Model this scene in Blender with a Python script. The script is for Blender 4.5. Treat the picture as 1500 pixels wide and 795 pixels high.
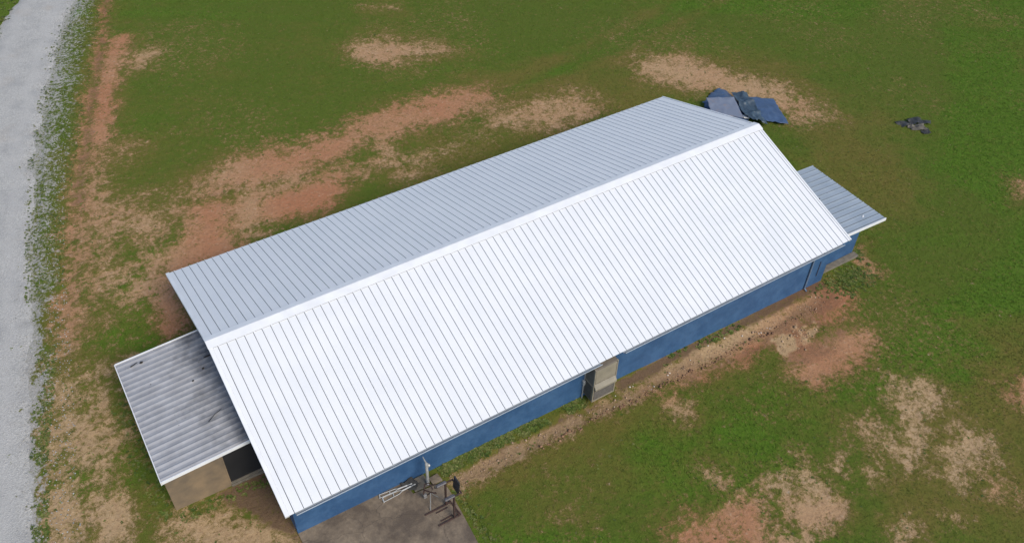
import bpy, math, random
import numpy as np
from mathutils import Vector, Matrix

for o in list(bpy.data.objects):
    bpy.data.objects.remove(o)
scene = bpy.context.scene
col = scene.collection
R = math.radians

# ------------------------------------------------------------------ camera
cam_d = bpy.data.cameras.new('camera')
cam = bpy.data.objects.new('camera', cam_d)
col.objects.link(cam)
cam.location = (-2.107, -21.631, 26.310)
cam.rotation_euler = (R(45.916), R(-1.250), R(-32.045))
cam_d.sensor_width = 36.0
cam_d.sensor_fit = 'HORIZONTAL'
cam_d.lens = 31.08
cam_d.clip_end = 3000
scene.camera = cam

# ------------------------------------------------------------------ sky, sun, exposure
SUN_EL, SUN_AZ = 43.0, 172.0          # azimuth clockwise from +Y
world = bpy.data.worlds.new('World')
scene.world = world
world.use_nodes = True
wn = world.node_tree
sky = wn.nodes.new('ShaderNodeTexSky')
sky.sky_type = 'NISHITA'
sky.sun_disc = False
sky.sun_elevation = R(SUN_EL)
sky.sun_rotation = R(SUN_AZ)
sky.air_density = 1.0
sky.dust_density = 0.7
sky.ozone_density = 2.5
wn.links.new(sky.outputs[0], wn.nodes['Background'].inputs[0])
wn.nodes['Background'].inputs[1].default_value = 0.07
sun_d = bpy.data.lights.new('sun', 'SUN')
sun_d.energy = 1.5
sun_d.angle = R(28)
sun_d.color = (1.0, 0.905, 0.77)
sun = bpy.data.objects.new('sun', sun_d)
col.objects.link(sun)
sd = Vector((math.sin(R(SUN_AZ)) * math.cos(R(SUN_EL)), math.cos(R(SUN_AZ)) * math.cos(R(SUN_EL)), math.sin(R(SUN_EL))))
sun.rotation_euler = sd.to_track_quat('Z', 'Y').to_euler()
sun.location = sd * 60
vs = scene.view_settings
vs.view_transform = 'Standard'
vs.look = 'None'
vs.exposure = 1.10
vs.gamma = 1.0
vs.use_curve_mapping = False

# ------------------------------------------------------------------ helpers
def gz(x, y=0.0):
    """the yard falls gently towards +X"""
    return -0.027 * np.clip(x, -40, 80)

def tag(o, label=None, cat=None, group=None, kind=None):
    if label: o['label'] = label
    if cat: o['category'] = cat
    if group: o['group'] = group
    if kind: o['kind'] = kind
    return o

def empty(name, loc=(0, 0, 0)):
    o = bpy.data.objects.new(name, None)
    o.empty_display_size = 0.3
    col.objects.link(o)
    o.location = loc
    return o

def link(name, me, mat=None, parent=None, loc=None):
    o = bpy.data.objects.new(name, me)
    col.objects.link(o)
    if mat is not None and len(me.materials) == 0:
        me.materials.append(mat)
    if loc is not None:
        o.location = loc
    if parent is not None:
        o.parent = parent
        # geometry is written in world coordinates: cancel the parent's offset
        p = parent; off = Vector((0, 0, 0))
        while p is not None:
            off += p.location; p = p.parent
        o.location = Vector(o.location) - off
    return o

class MB:
    def __init__(self):
        self.v = []; self.f = []
    def poly(self, pts):
        n = len(self.v); self.v += [tuple(p) for p in pts]; self.f.append(tuple(range(n, n + len(pts)))); return self
    def prism(self, a, b):
        """two matching loops of points joined into a closed solid"""
        n = len(self.v); k = len(a)
        self.v += [tuple(p) for p in a] + [tuple(p) for p in b]
        for i in range(k):
            j = (i + 1) % k
            self.f.append((n + i, n + j, n + k + j, n + k + i))
        self.f.append(tuple(range(n + k - 1, n - 1, -1)))
        self.f.append(tuple(range(n + k, n + 2 * k)))
        return self
    def box(self, x0, x1, y0, y1, z0, z1):
        a = [(x0, y0, z0), (x1, y0, z0), (x1, y1, z0), (x0, y1, z0)]
        return self.prism(a, [(p[0], p[1], z1) for p in a])
    def slab(self, pts, n, t):
        n = Vector(n).normalized() * t
        return self.prism([Vector(p) - n for p in pts], [Vector(p) for p in pts])
    def tube(self, pts, r, seg=8, r2=None):
        pts = [Vector(p) for p in pts]
        rings = []
        for i, p in enumerate(pts):
            d = (pts[min(i + 1, len(pts) - 1)] - pts[max(i - 1, 0)]).normalized()
            up = Vector((0, 0, 1)) if abs(d.z) < 0.9 else Vector((1, 0, 0))
            u = d.cross(up).normalized(); w = d.cross(u).normalized()
            rr = r if r2 is None else r + (r2 - r) * i / (len(pts) - 1)
            rings.append([p + (u * math.cos(2 * math.pi * k / seg) + w * math.sin(2 * math.pi * k / seg)) * rr for k in range(seg)])
        n = len(self.v)
        for rg in rings: self.v += [tuple(p) for p in rg]
        for i in range(len(rings) - 1):
            for k in range(seg):
                j = (k + 1) % seg
                self.f.append((n + i * seg + k, n + i * seg + j, n + (i + 1) * seg + j, n + (i + 1) * seg + k))
        self.f.append(tuple(range(n + seg - 1, n - 1, -1)))
        m = n + (len(rings) - 1) * seg
        self.f.append(tuple(range(m, m + seg)))
        return self
    def bar(self, a, b, w, h=None):
        """square section bar from a to b"""
        h = h or w
        a = Vector(a); b = Vector(b); d = (b - a).normalized()
        up = Vector((0, 0, 1)) if abs(d.z) < 0.9 else Vector((1, 0, 0))
        u = d.cross(up).normalized() * w / 2; q = d.cross(u).normalized() * h / 2
        return self.prism([a + u + q, a - u + q, a - u - q, a + u - q], [b + u + q, b - u + q, b - u - q, b + u - q])
    def mesh(self, name, bevel=0.0, smooth=False):
        me = bpy.data.meshes.new(name)
        me.from_pydata(self.v, [], self.f)
        import bmesh
        bm = bmesh.new(); bm.from_mesh(me)
        bmesh.ops.recalc_face_normals(bm, faces=bm.faces)
        if bevel:
            bmesh.ops.bevel(bm, geom=list(bm.edges), offset=bevel, segments=1, affect='EDGES', clamp_overlap=True)
        bm.to_mesh(me); bm.free()
        if smooth:
            for p in me.polygons: p.use_smooth = True
        me.update()
        return me
    def build(self, name, mat, parent=None, bevel=0.0, smooth=False):
        return link(name, self.mesh(name, bevel, smooth), mat, parent)

# numpy value noise
_rng = np.random.default_rng(11)
_tab = _rng.random((256, 256))
def vnoise(x, y, seed=0):
    x = np.asarray(x, float) + seed * 17.31; y = np.asarray(y, float) + seed * 9.77
    ix = np.floor(x).astype(int); iy = np.floor(y).astype(int)
    fx = x - ix; fy = y - iy
    fx = fx * fx * (3 - 2 * fx); fy = fy * fy * (3 - 2 * fy)
    a = _tab[ix & 255, iy & 255]; b = _tab[(ix + 1) & 255, iy & 255]
    c = _tab[ix & 255, (iy + 1) & 255]; d = _tab[(ix + 1) & 255, (iy + 1) & 255]
    return (a * (1 - fx) + b * fx) * (1 - fy) + (c * (1 - fx) + d * fx) * fy
def fbm(x, y, scale, octaves=4, gain=0.5, seed=0):
    s = 0; a = 1; t = 0
    for k in range(octaves):
        s = s + a * vnoise(x * scale * 2 ** k, y * scale * 2 ** k, seed + k * 3 + 1); t += a; a *= gain
    return s / t
def sstep(a, b, x):
    t = np.clip((x - a) / (b - a), 0, 1)
    return t * t * (3 - 2 * t)
def signed_dist(x, y, poly):
    """negative inside"""
    d = np.full(x.shape, 1e9); inside = np.zeros(x.shape, bool)
    n = len(poly)
    for i in range(n):
        ax, ay = poly[i]; bx, by = poly[(i + 1) % n]
        ex, ey = bx - ax, by - ay
        t = np.clip(((x - ax) * ex + (y - ay) * ey) / (ex * ex + ey * ey + 1e-9), 0, 1)
        d = np.minimum(d, np.hypot(x - ax - t * ex, y - ay - t * ey))
        c = ((ay > y) != (by > y)) & (x < (bx - ax) * (y - ay) / (by - ay + 1e-12) + ax)
        inside ^= c
    return np.where(inside, -d, d)

# ------------------------------------------------------------------ materials
def nodes(name):
    m = bpy.data.materials.new(name)
    m.use_nodes = True
    nt = m.node_tree
    return m, nt, nt.nodes['Principled BSDF']
def N(nt, kind, **kw):
    n = nt.nodes.new(kind)
    for k, v in kw.items(): setattr(n, k, v)
    return n
def noise(nt, coord, scale, detail=4, rough=0.55):
    n = N(nt, 'ShaderNodeTexNoise')
    n.inputs['Scale'].default_value = scale
    n.inputs['Detail'].default_value = detail
    n.inputs['Roughness'].default_value = rough
    nt.links.new(coord, n.inputs['Vector'])
    return n.outputs['Fac']
def mrange(nt, x, a, b, c=0.0, d=1.0, smooth=False):
    n = N(nt, 'ShaderNodeMapRange')
    if smooth: n.interpolation_type = 'SMOOTHSTEP'
    n.inputs[1].default_value = a; n.inputs[2].default_value = b
    n.inputs[3].default_value = c; n.inputs[4].default_value = d
    nt.links.new(x, n.inputs[0])
    return n.outputs[0]
def mth(nt, op, a, b):
    n = N(nt, 'ShaderNodeMath', operation=op)
    for i, s in enumerate((a, b)):
        if isinstance(s, (int, float)): n.inputs[i].default_value = s
        else: nt.links.new(s, n.inputs[i])
    return n.outputs[0]
def mix(nt, fac, a, b, blend='MIX'):
    n = N(nt, 'ShaderNodeMix', data_type='RGBA', blend_type=blend)
    for s, i in ((fac, 0), (a, 6), (b, 7)):
        if isinstance(s, (int, float)): n.inputs[i].default_value = s
        elif isinstance(s, tuple): n.inputs[i].default_value = (s + (1,))[:4]
        else: nt.links.new(s, n.inputs[i])
    return n.outputs[2]
def bump(nt, bsdf, h, strength=0.3, dist=0.02):
    b = N(nt, 'ShaderNodeBump')
    b.inputs['Strength'].default_value = strength
    b.inputs['Distance'].default_value = dist
    nt.links.new(h, b.inputs['Height'])
    nt.links.new(b.outputs[0], bsdf.inputs['Normal'])
def coords(nt):
    g = N(nt, 'ShaderNodeNewGeometry')
    return g.outputs['Position']
def plain(name, c1, c2=None, scale=3.0, rough=0.6, metal=0.0, bumpy=0.0, bscale=30.0, spec=0.5, lo=0.35, hi=0.65):
    m, nt, b = nodes(name)
    p = coords(nt)
    c2 = c2 or tuple(x * 0.8 for x in c1)
    f = mrange(nt, noise(nt, p, scale, 6, 0.6), lo, hi)
    nt.links.new(mix(nt, f, c1, c2), b.inputs['Base Color'])
    b.inputs['Roughness'].default_value = rough
    b.inputs['Metallic'].default_value = metal
    b.inputs['Specular IOR Level'].default_value = spec
    if bumpy: bump(nt, b, noise(nt, p, bscale, 5, 0.6), bumpy, 0.01)
    return m

M = {}
M['roof_white'] = plain('white painted metal', (0.76, 0.77, 0.78), (0.72, 0.735, 0.75), 0.7, 0.42)
M['deck'] = plain('roof underlay', (0.05, 0.05, 0.055), (0.03, 0.03, 0.035), 2, 0.9)
M['trim_white'] = plain('white trim', (0.80, 0.81, 0.82), (0.72, 0.73, 0.74), 1.5, 0.4)
M['gutter'] = plain('pale grey gutter paint', (0.42, 0.47, 0.53), (0.35, 0.40, 0.46), 2, 0.5)
M['downspout'] = plain('blue grey downspout paint', (0.15, 0.21, 0.29), (0.11, 0.16, 0.23), 3, 0.5)
M['fascia'] = plain('weathered fascia board', (0.085, 0.08, 0.11), (0.05, 0.05, 0.075), 4, 0.8)
M['steel'] = plain('galvanised steel', (0.48, 0.50, 0.52), (0.36, 0.38, 0.40), 6, 0.45, 0.4)
M['alu'] = plain('aluminium tube', (0.58, 0.58, 0.56), (0.44, 0.44, 0.42), 8, 0.4, 0.25)
M['old_alu'] = plain('dull aluminium', (0.34, 0.33, 0.31), (0.22, 0.21, 0.20), 8, 0.5, 0.2)
M['dark_steel'] = plain('rusty dark steel', (0.045, 0.030, 0.028), (0.085, 0.045, 0.035), 9, 0.65, 0.2, 0.2, 60)
M['vinyl'] = plain('worn grey vinyl pad', (0.12, 0.115, 0.125), (0.05, 0.048, 0.052), 8, 0.5)
M['black_vinyl'] = plain('black vinyl pad', (0.022, 0.021, 0.023), (0.04, 0.037, 0.036), 8, 0.55)
M['rubber'] = plain('black rubber', (0.02, 0.02, 0.02), (0.03, 0.03, 0.03), 8, 0.8)
M['ac'] = plain('beige cabinet paint', (0.29, 0.255, 0.195), (0.22, 0.195, 0.15), 3, 0.5)
M['ac_dark'] = plain('brown cabinet side', (0.19, 0.16, 0.125), (0.14, 0.12, 0.095), 3, 0.6)
M['grille'] = plain('dark louvre', (0.10, 0.088, 0.075), (0.065, 0.058, 0.05), 10, 0.7)
M['ply'] = plain('weathered tan plywood', (0.245, 0.175, 0.105), (0.15, 0.115, 0.078), 1.6, 0.85, 0, 0.15, 18)
M['door_dark'] = plain('charcoal painted door', (0.013, 0.014, 0.017), (0.018, 0.019, 0.022), 2, 0.55)
M['sill'] = plain('dirty concrete sill', (0.20, 0.175, 0.135), (0.13, 0.115, 0.09), 5, 0.9, 0, 0.3, 40)
M['litter'] = plain('dark leaf litter', (0.012, 0.011, 0.010), (0.03, 0.024, 0.018), 20, 0.9)
M['tarp_blue'] = plain('blue tarpaulin', (0.058, 0.105, 0.200), (0.046, 0.08, 0.15), 1.5, 0.5, 0, 0.4, 14)
M['tarp_grey'] = plain('faded grey blue tarpaulin', (0.175, 0.205, 0.27), (0.22, 0.205, 0.225), 1.1, 0.6, 0, 0.35, 16, lo=0.45, hi=0.55)
M['tarp_dark'] = plain('dark teal tarpaulin', (0.055, 0.090, 0.125), (0.030, 0.050, 0.075), 3, 0.45, 0, 0.4, 14)
M['plastic_dark'] = plain('black plastic sheet', (0.050, 0.052, 0.050), (0.025, 0.026, 0.026), 4, 0.6, 0, 0.3, 20)
M['scrap_brown'] = plain('grey brown sacking', (0.16, 0.145, 0.115), (0.07, 0.065, 0.055), 5, 0.85, 0, 0.4, 20)
M['white_scrap'] = plain('white board', (0.75, 0.76, 0.76), (0.6, 0.6, 0.6), 4, 0.6)
M['cloth_dark'] = plain('dirty dark cloth', (0.045, 0.045, 0.04), (0.025, 0.025, 0.026), 6, 0.9, 0, 0.4, 24)

def wall_material():
    m, nt, b = nodes('blue painted block wall')
    p = coords(nt)
    f = mrange(nt, noise(nt, p, 1.3, 7, 0.7), 0.40, 0.62)
    c = mix(nt, f, (0.025, 0.078, 0.178), (0.046, 0.116, 0.235))
    s = mrange(nt, noise(nt, p, 5.0, 6, 0.7), 0.56, 0.75)
    c = mix(nt, mth(nt, 'MULTIPLY', s, 0.4), c, (0.075, 0.140, 0.25))
    d = mrange(nt, noise(nt, p, 0.8, 5, 0.6), 0.55, 0.8)
    c = mix(nt, mth(nt, 'MULTIPLY', d, 0.5), c, (0.017, 0.050, 0.12))
    nt.links.new(c, b.inputs['Base Color'])
    b.inputs['Roughness'].default_value = 0.6
    bump(nt, b, noise(nt, p, 22, 5, 0.6), 0.25, 0.01)
    return m
M['wall_blue'] = wall_material()

def shed_metal():
    m, nt, b = nodes('old galvanised corrugated sheet')
    p = coords(nt)
    f = mrange(nt, noise(nt, p, 2.0, 6, 0.6), 0.3, 0.7)
    c = mix(nt, f, (0.46, 0.46, 0.465), (0.34, 0.34, 0.345))
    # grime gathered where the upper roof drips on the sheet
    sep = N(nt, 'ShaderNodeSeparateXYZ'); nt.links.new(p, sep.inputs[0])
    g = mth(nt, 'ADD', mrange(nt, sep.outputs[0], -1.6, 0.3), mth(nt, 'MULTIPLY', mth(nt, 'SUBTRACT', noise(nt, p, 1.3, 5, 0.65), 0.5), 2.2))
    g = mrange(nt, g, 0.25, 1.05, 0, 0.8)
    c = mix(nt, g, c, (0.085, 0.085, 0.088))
    sp = mrange(nt, noise(nt, p, 9.0, 2, 0.5), 0.74, 0.80)
    c = mix(nt, sp, c, (0.06, 0.05, 0.045))
    nt.links.new(c, b.inputs['Base Color'])
    b.inputs['Roughness'].default_value = 0.5
    b.inputs['Metallic'].default_value = 0.25
    return m
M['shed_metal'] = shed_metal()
M['annex_metal'] = plain('grey blue painted roof sheet', (0.33, 0.385, 0.44), (0.28, 0.335, 0.39), 1.2, 0.5)

def concrete_material():
    m, nt, b = nodes('stained concrete')
    p = coords(nt)
    f = mrange(nt, noise(nt, p, 0.9, 8, 0.68), 0.40, 0.60)
    c = mix(nt, f, (0.265, 0.205, 0.140), (0.110, 0.082, 0.058))
    f2 = mrange(nt, noise(nt, p, 7, 6, 0.7), 0.35, 0.7)
    c = mix(nt, mth(nt, 'MULTIPLY', f2, 0.55), c, (0.085, 0.068, 0.055))
    gr = mrange(nt, noise(nt, p, 45, 3, 0.7), 0.55, 0.8)
    c = mix(nt, mth(nt, 'MULTIPLY', gr, 0.4), c, (0.36, 0.31, 0.25))
    v = N(nt, 'ShaderNodeTexVoronoi', feature='DISTANCE_TO_EDGE')
    v.inputs['Scale'].default_value = 0.42
    w = N(nt, 'ShaderNodeVectorMath', operation='ADD')
    nz = N(nt, 'ShaderNodeTexNoise'); nz.inputs['Scale'].default_value = 2.2; nz.inputs['Detail'].default_value = 5
    nt.links.new(p, nz.inputs['Vector'])
    sc = N(nt, 'ShaderNodeVectorMath', operation='SCALE'); sc.inputs['Scale'].default_value = 0.5
    nt.links.new(nz.outputs['Color'], sc.inputs[0])
    nt.links.new(p, w.inputs[0]); nt.links.new(sc.outputs[0], w.inputs[1])
    nt.links.new(w.outputs[0], v.inputs['Vector'])
    cr = mrange(nt, v.outputs['Distance'], 0.0, 0.007, 0.55, 0)
    c = mix(nt, cr, c, (0.05, 0.04, 0.032))
    nt.links.new(c, b.inputs['Base Color'])
    b.inputs['Roughness'].default_value = 0.9
    bump(nt, b, noise(nt, p, 30, 5, 0.6), 0.3, 0.01)
    return m
M['concrete'] = concrete_material()

def ground_material():
    m, nt, b = nodes('turf and bare clay soil')
    p = coords(nt)
    a = N(nt, 'ShaderNodeAttribute', attribute_name='cover')
    sa = N(nt, 'ShaderNodeSeparateColor'); nt.links.new(a.outputs['Color'], sa.inputs[0])
    soil, red, grav = sa.outputs
    a2 = N(nt, 'ShaderNodeAttribute', attribute_name='tone')
    sb = N(nt, 'ShaderNodeSeparateColor'); nt.links.new(a2.outputs['Color'], sb.inputs[0])
    lush, olive, brown = sb.outputs
    n1 = noise(nt, p, 3.2, 6, 0.68)
    n2 = noise(nt, p, 6.0, 6, 0.68)
    n3 = noise(nt, p, 0.35, 5, 0.6)
    n4 = noise(nt, p, 34.0, 3, 0.7)
    # grass
    gl = mth(nt, 'ADD', lush, mth(nt, 'MULTIPLY', mth(nt, 'SUBTRACT', n3, 0.5), 0.8))
    g = mix(nt, mrange(nt, gl, 0.1, 0.9), (0.092, 0.132, 0.017), (0.084, 0.160, 0.014))
    ol = mth(nt, 'ADD', olive, mth(nt, 'MULTIPLY', mth(nt, 'SUBTRACT', n1, 0.5), 0.9))
    g = mix(nt, mrange(nt, ol, 0.15, 1.1, 0, 0.85), g, (0.165, 0.132, 0.032))
    g = mix(nt, mrange(nt, n2, 0.50, 0.72, 0, 0.32), g, (0.050, 0.078, 0.012))
    g = mix(nt, mrange(nt, n4, 0.55, 0.78, 0, 0.5), g, (0.150, 0.150, 0.042))
    # soil
    rd = mth(nt, 'ADD', red, mth(nt, 'MULTIPLY', mth(nt, 'SUBTRACT', n3, 0.5), 0.5))
    s = mix(nt, mrange(nt, rd, 0.2, 0.85), (0.470, 0.320, 0.175), (0.420, 0.185, 0.095))
    s = mix(nt, mrange(nt, n1, 0.52, 0.75, 0, 0.45), s, (0.29, 0.175, 0.095))
    s = mix(nt, mrange(nt, n2, 0.55, 0.78, 0, 0.6), s, (0.56, 0.43, 0.28))
    s = mix(nt, mrange(nt, n4, 0.60, 0.78, 0, 0.55), s, (0.16, 0.105, 0.065))
    n5 = noise(nt, p, 9.0, 5, 0.65)
    s = mix(nt, mrange(nt, n5, 0.53, 0.66, 0, 0.6), s, (0.21, 0.130, 0.070))
    bw = mth(nt, 'ADD', brown, mth(nt, 'MULTIPLY', mth(nt, 'SUBTRACT', n1, 0.5), 0.5))
    s = mix(nt, mrange(nt, bw, 0.25, 0.8, 0, 0.85), s, (0.125, 0.078, 0.048))
    # edge between turf and soil broken up finely
    e = mth(nt, 'ADD', soil, mth(nt, 'MULTIPLY', mth(nt, 'SUBTRACT', n1, 0.5), 1.2))
    e = mth(nt, 'ADD', e, mth(nt, 'MULTIPLY', mth(nt, 'SUBTRACT', n2, 0.5), 1.5))
    e = mth(nt, 'ADD', e, mth(nt, 'MULTIPLY', mth(nt, 'SUBTRACT', n4, 0.5), 1.2))
    g = mix(nt, mrange(nt, e, 0.08, 0.52, 0, 0.75, True), g, (0.190, 0.132, 0.045))
    bare = mrange(nt, e, 0.30, 0.80, 0, 1, True)
    c = mix(nt, bare, g, s)
    # gravel spilt from the road
    vo = N(nt, 'ShaderNodeTexVoronoi'); vo.inputs['Scale'].default_value = 26
    nt.links.new(p, vo.inputs['Vector'])
    gs = N(nt, 'ShaderNodeSeparateColor'); nt.links.new(vo.outputs['Color'], gs.inputs[0])
    gc = mix(nt, gs.outputs[0], (0.33, 0.32, 0.295), (0.46, 0.45, 0.42))
    eg = mth(nt, 'ADD', grav, mth(nt, 'MULTIPLY', mth(nt, 'SUBTRACT', n1, 0.5), 1.5))
    eg = mth(nt, 'ADD', eg, mth(nt, 'MULTIPLY', mth(nt, 'SUBTRACT', n2, 0.5), 1.5))
    c = mix(nt, mrange(nt, eg, 0.38, 0.66, 0, 0.92, True), c, gc)
    nt.links.new(c, b.inputs['Base Color'])
    b.inputs['Roughness'].default_value = 1.0
    b.inputs['Specular IOR Level'].default_value = 0.15
    h = mth(nt, 'ADD', n2, mth(nt, 'MULTIPLY', n4, 0.5))
    bump(nt, b, h, 0.9, 0.06)
    return m
M['ground'] = ground_material()

def gravel_material():
    m, nt, b = nodes('pale crushed gravel')
    p = coords(nt)
    v = N(nt, 'ShaderNodeTexVoronoi'); v.inputs['Scale'].default_value = 24
    nt.links.new(p, v.inputs['Vector'])
    s = N(nt, 'ShaderNodeSeparateColor'); nt.links.new(v.outputs['Color'], s.inputs[0])
    c = mix(nt, s.outputs[0], (0.38, 0.37, 0.345), (0.53, 0.52, 0.485))
    n = noise(nt, p, 0.8, 7, 0.65)
    c = mix(nt, mrange(nt, n, 0.45, 0.7, 0, 0.6), c, (0.29, 0.29, 0.285))
    n2 = noise(nt, p, 0.45, 4, 0.5)
    c = mix(nt, mrange(nt, n2, 0.6, 0.75, 0, 0.45), c, (0.42, 0.36, 0.29))
    ac = N(nt, 'ShaderNodeAttribute', attribute_name='across').outputs['Fac']
    w = mth(nt, 'PINGPONG', mth(nt, 'ADD', ac, mth(nt, 'MULTIPLY', mth(nt, 'SUBTRACT', noise(nt, p, 0.5, 4), 0.5), 0.25)), 0.5)
    tr = mrange(nt, mth(nt, 'ABSOLUTE', mth(nt, 'SUBTRACT', w, 0.24), 0.0), 0.0, 0.13, 0.55, 0.0, True)
    c = mix(nt, tr, c, (0.48, 0.468, 0.44))
    n3 = noise(nt, p, 60, 2, 0.6)
    c = mix(nt, mrange(nt, n3, 0.54, 0.72, 0, 0.6), c, (0.19, 0.185, 0.175))
    n4 = noise(nt, p, 14, 5, 0.75)
    c = mix(nt, mrange(nt, n4, 0.5, 0.72, 0, 0.5), c, (0.24, 0.235, 0.22))
    nt.links.new(c, b.inputs['Base Color'])
    b.inputs['Roughness'].default_value = 0.95
    bump(nt, b, v.outputs['Distance'], 0.6, 0.03)
    return m
M['gravel'] = gravel_material()

def attr_material(name, attr='tint', rough=0.75, spec=0.25):
    m, nt, b = nodes(name)
    a = N(nt, 'ShaderNodeAttribute', attribute_name=attr)
    p = coords(nt)
    n = mrange(nt, noise(nt, p, 25, 3), 0.3, 0.7, 0.8, 1.2)
    mm = mix(nt, 1.0, a.outputs['Color'], n, 'MULTIPLY')
    nt.links.new(mm, b.inputs['Base Color'])
    b.inputs['Roughness'].default_value = rough
    b.inputs['Specular IOR Level'].default_value = spec
    return m
M['blades'] = attr_material('grass blades')
M['leaves'] = attr_material('weed leaves', rough=0.6, spec=0.35)
M['stones'] = attr_material('stones and clods', rough=0.95, spec=0.2)

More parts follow.
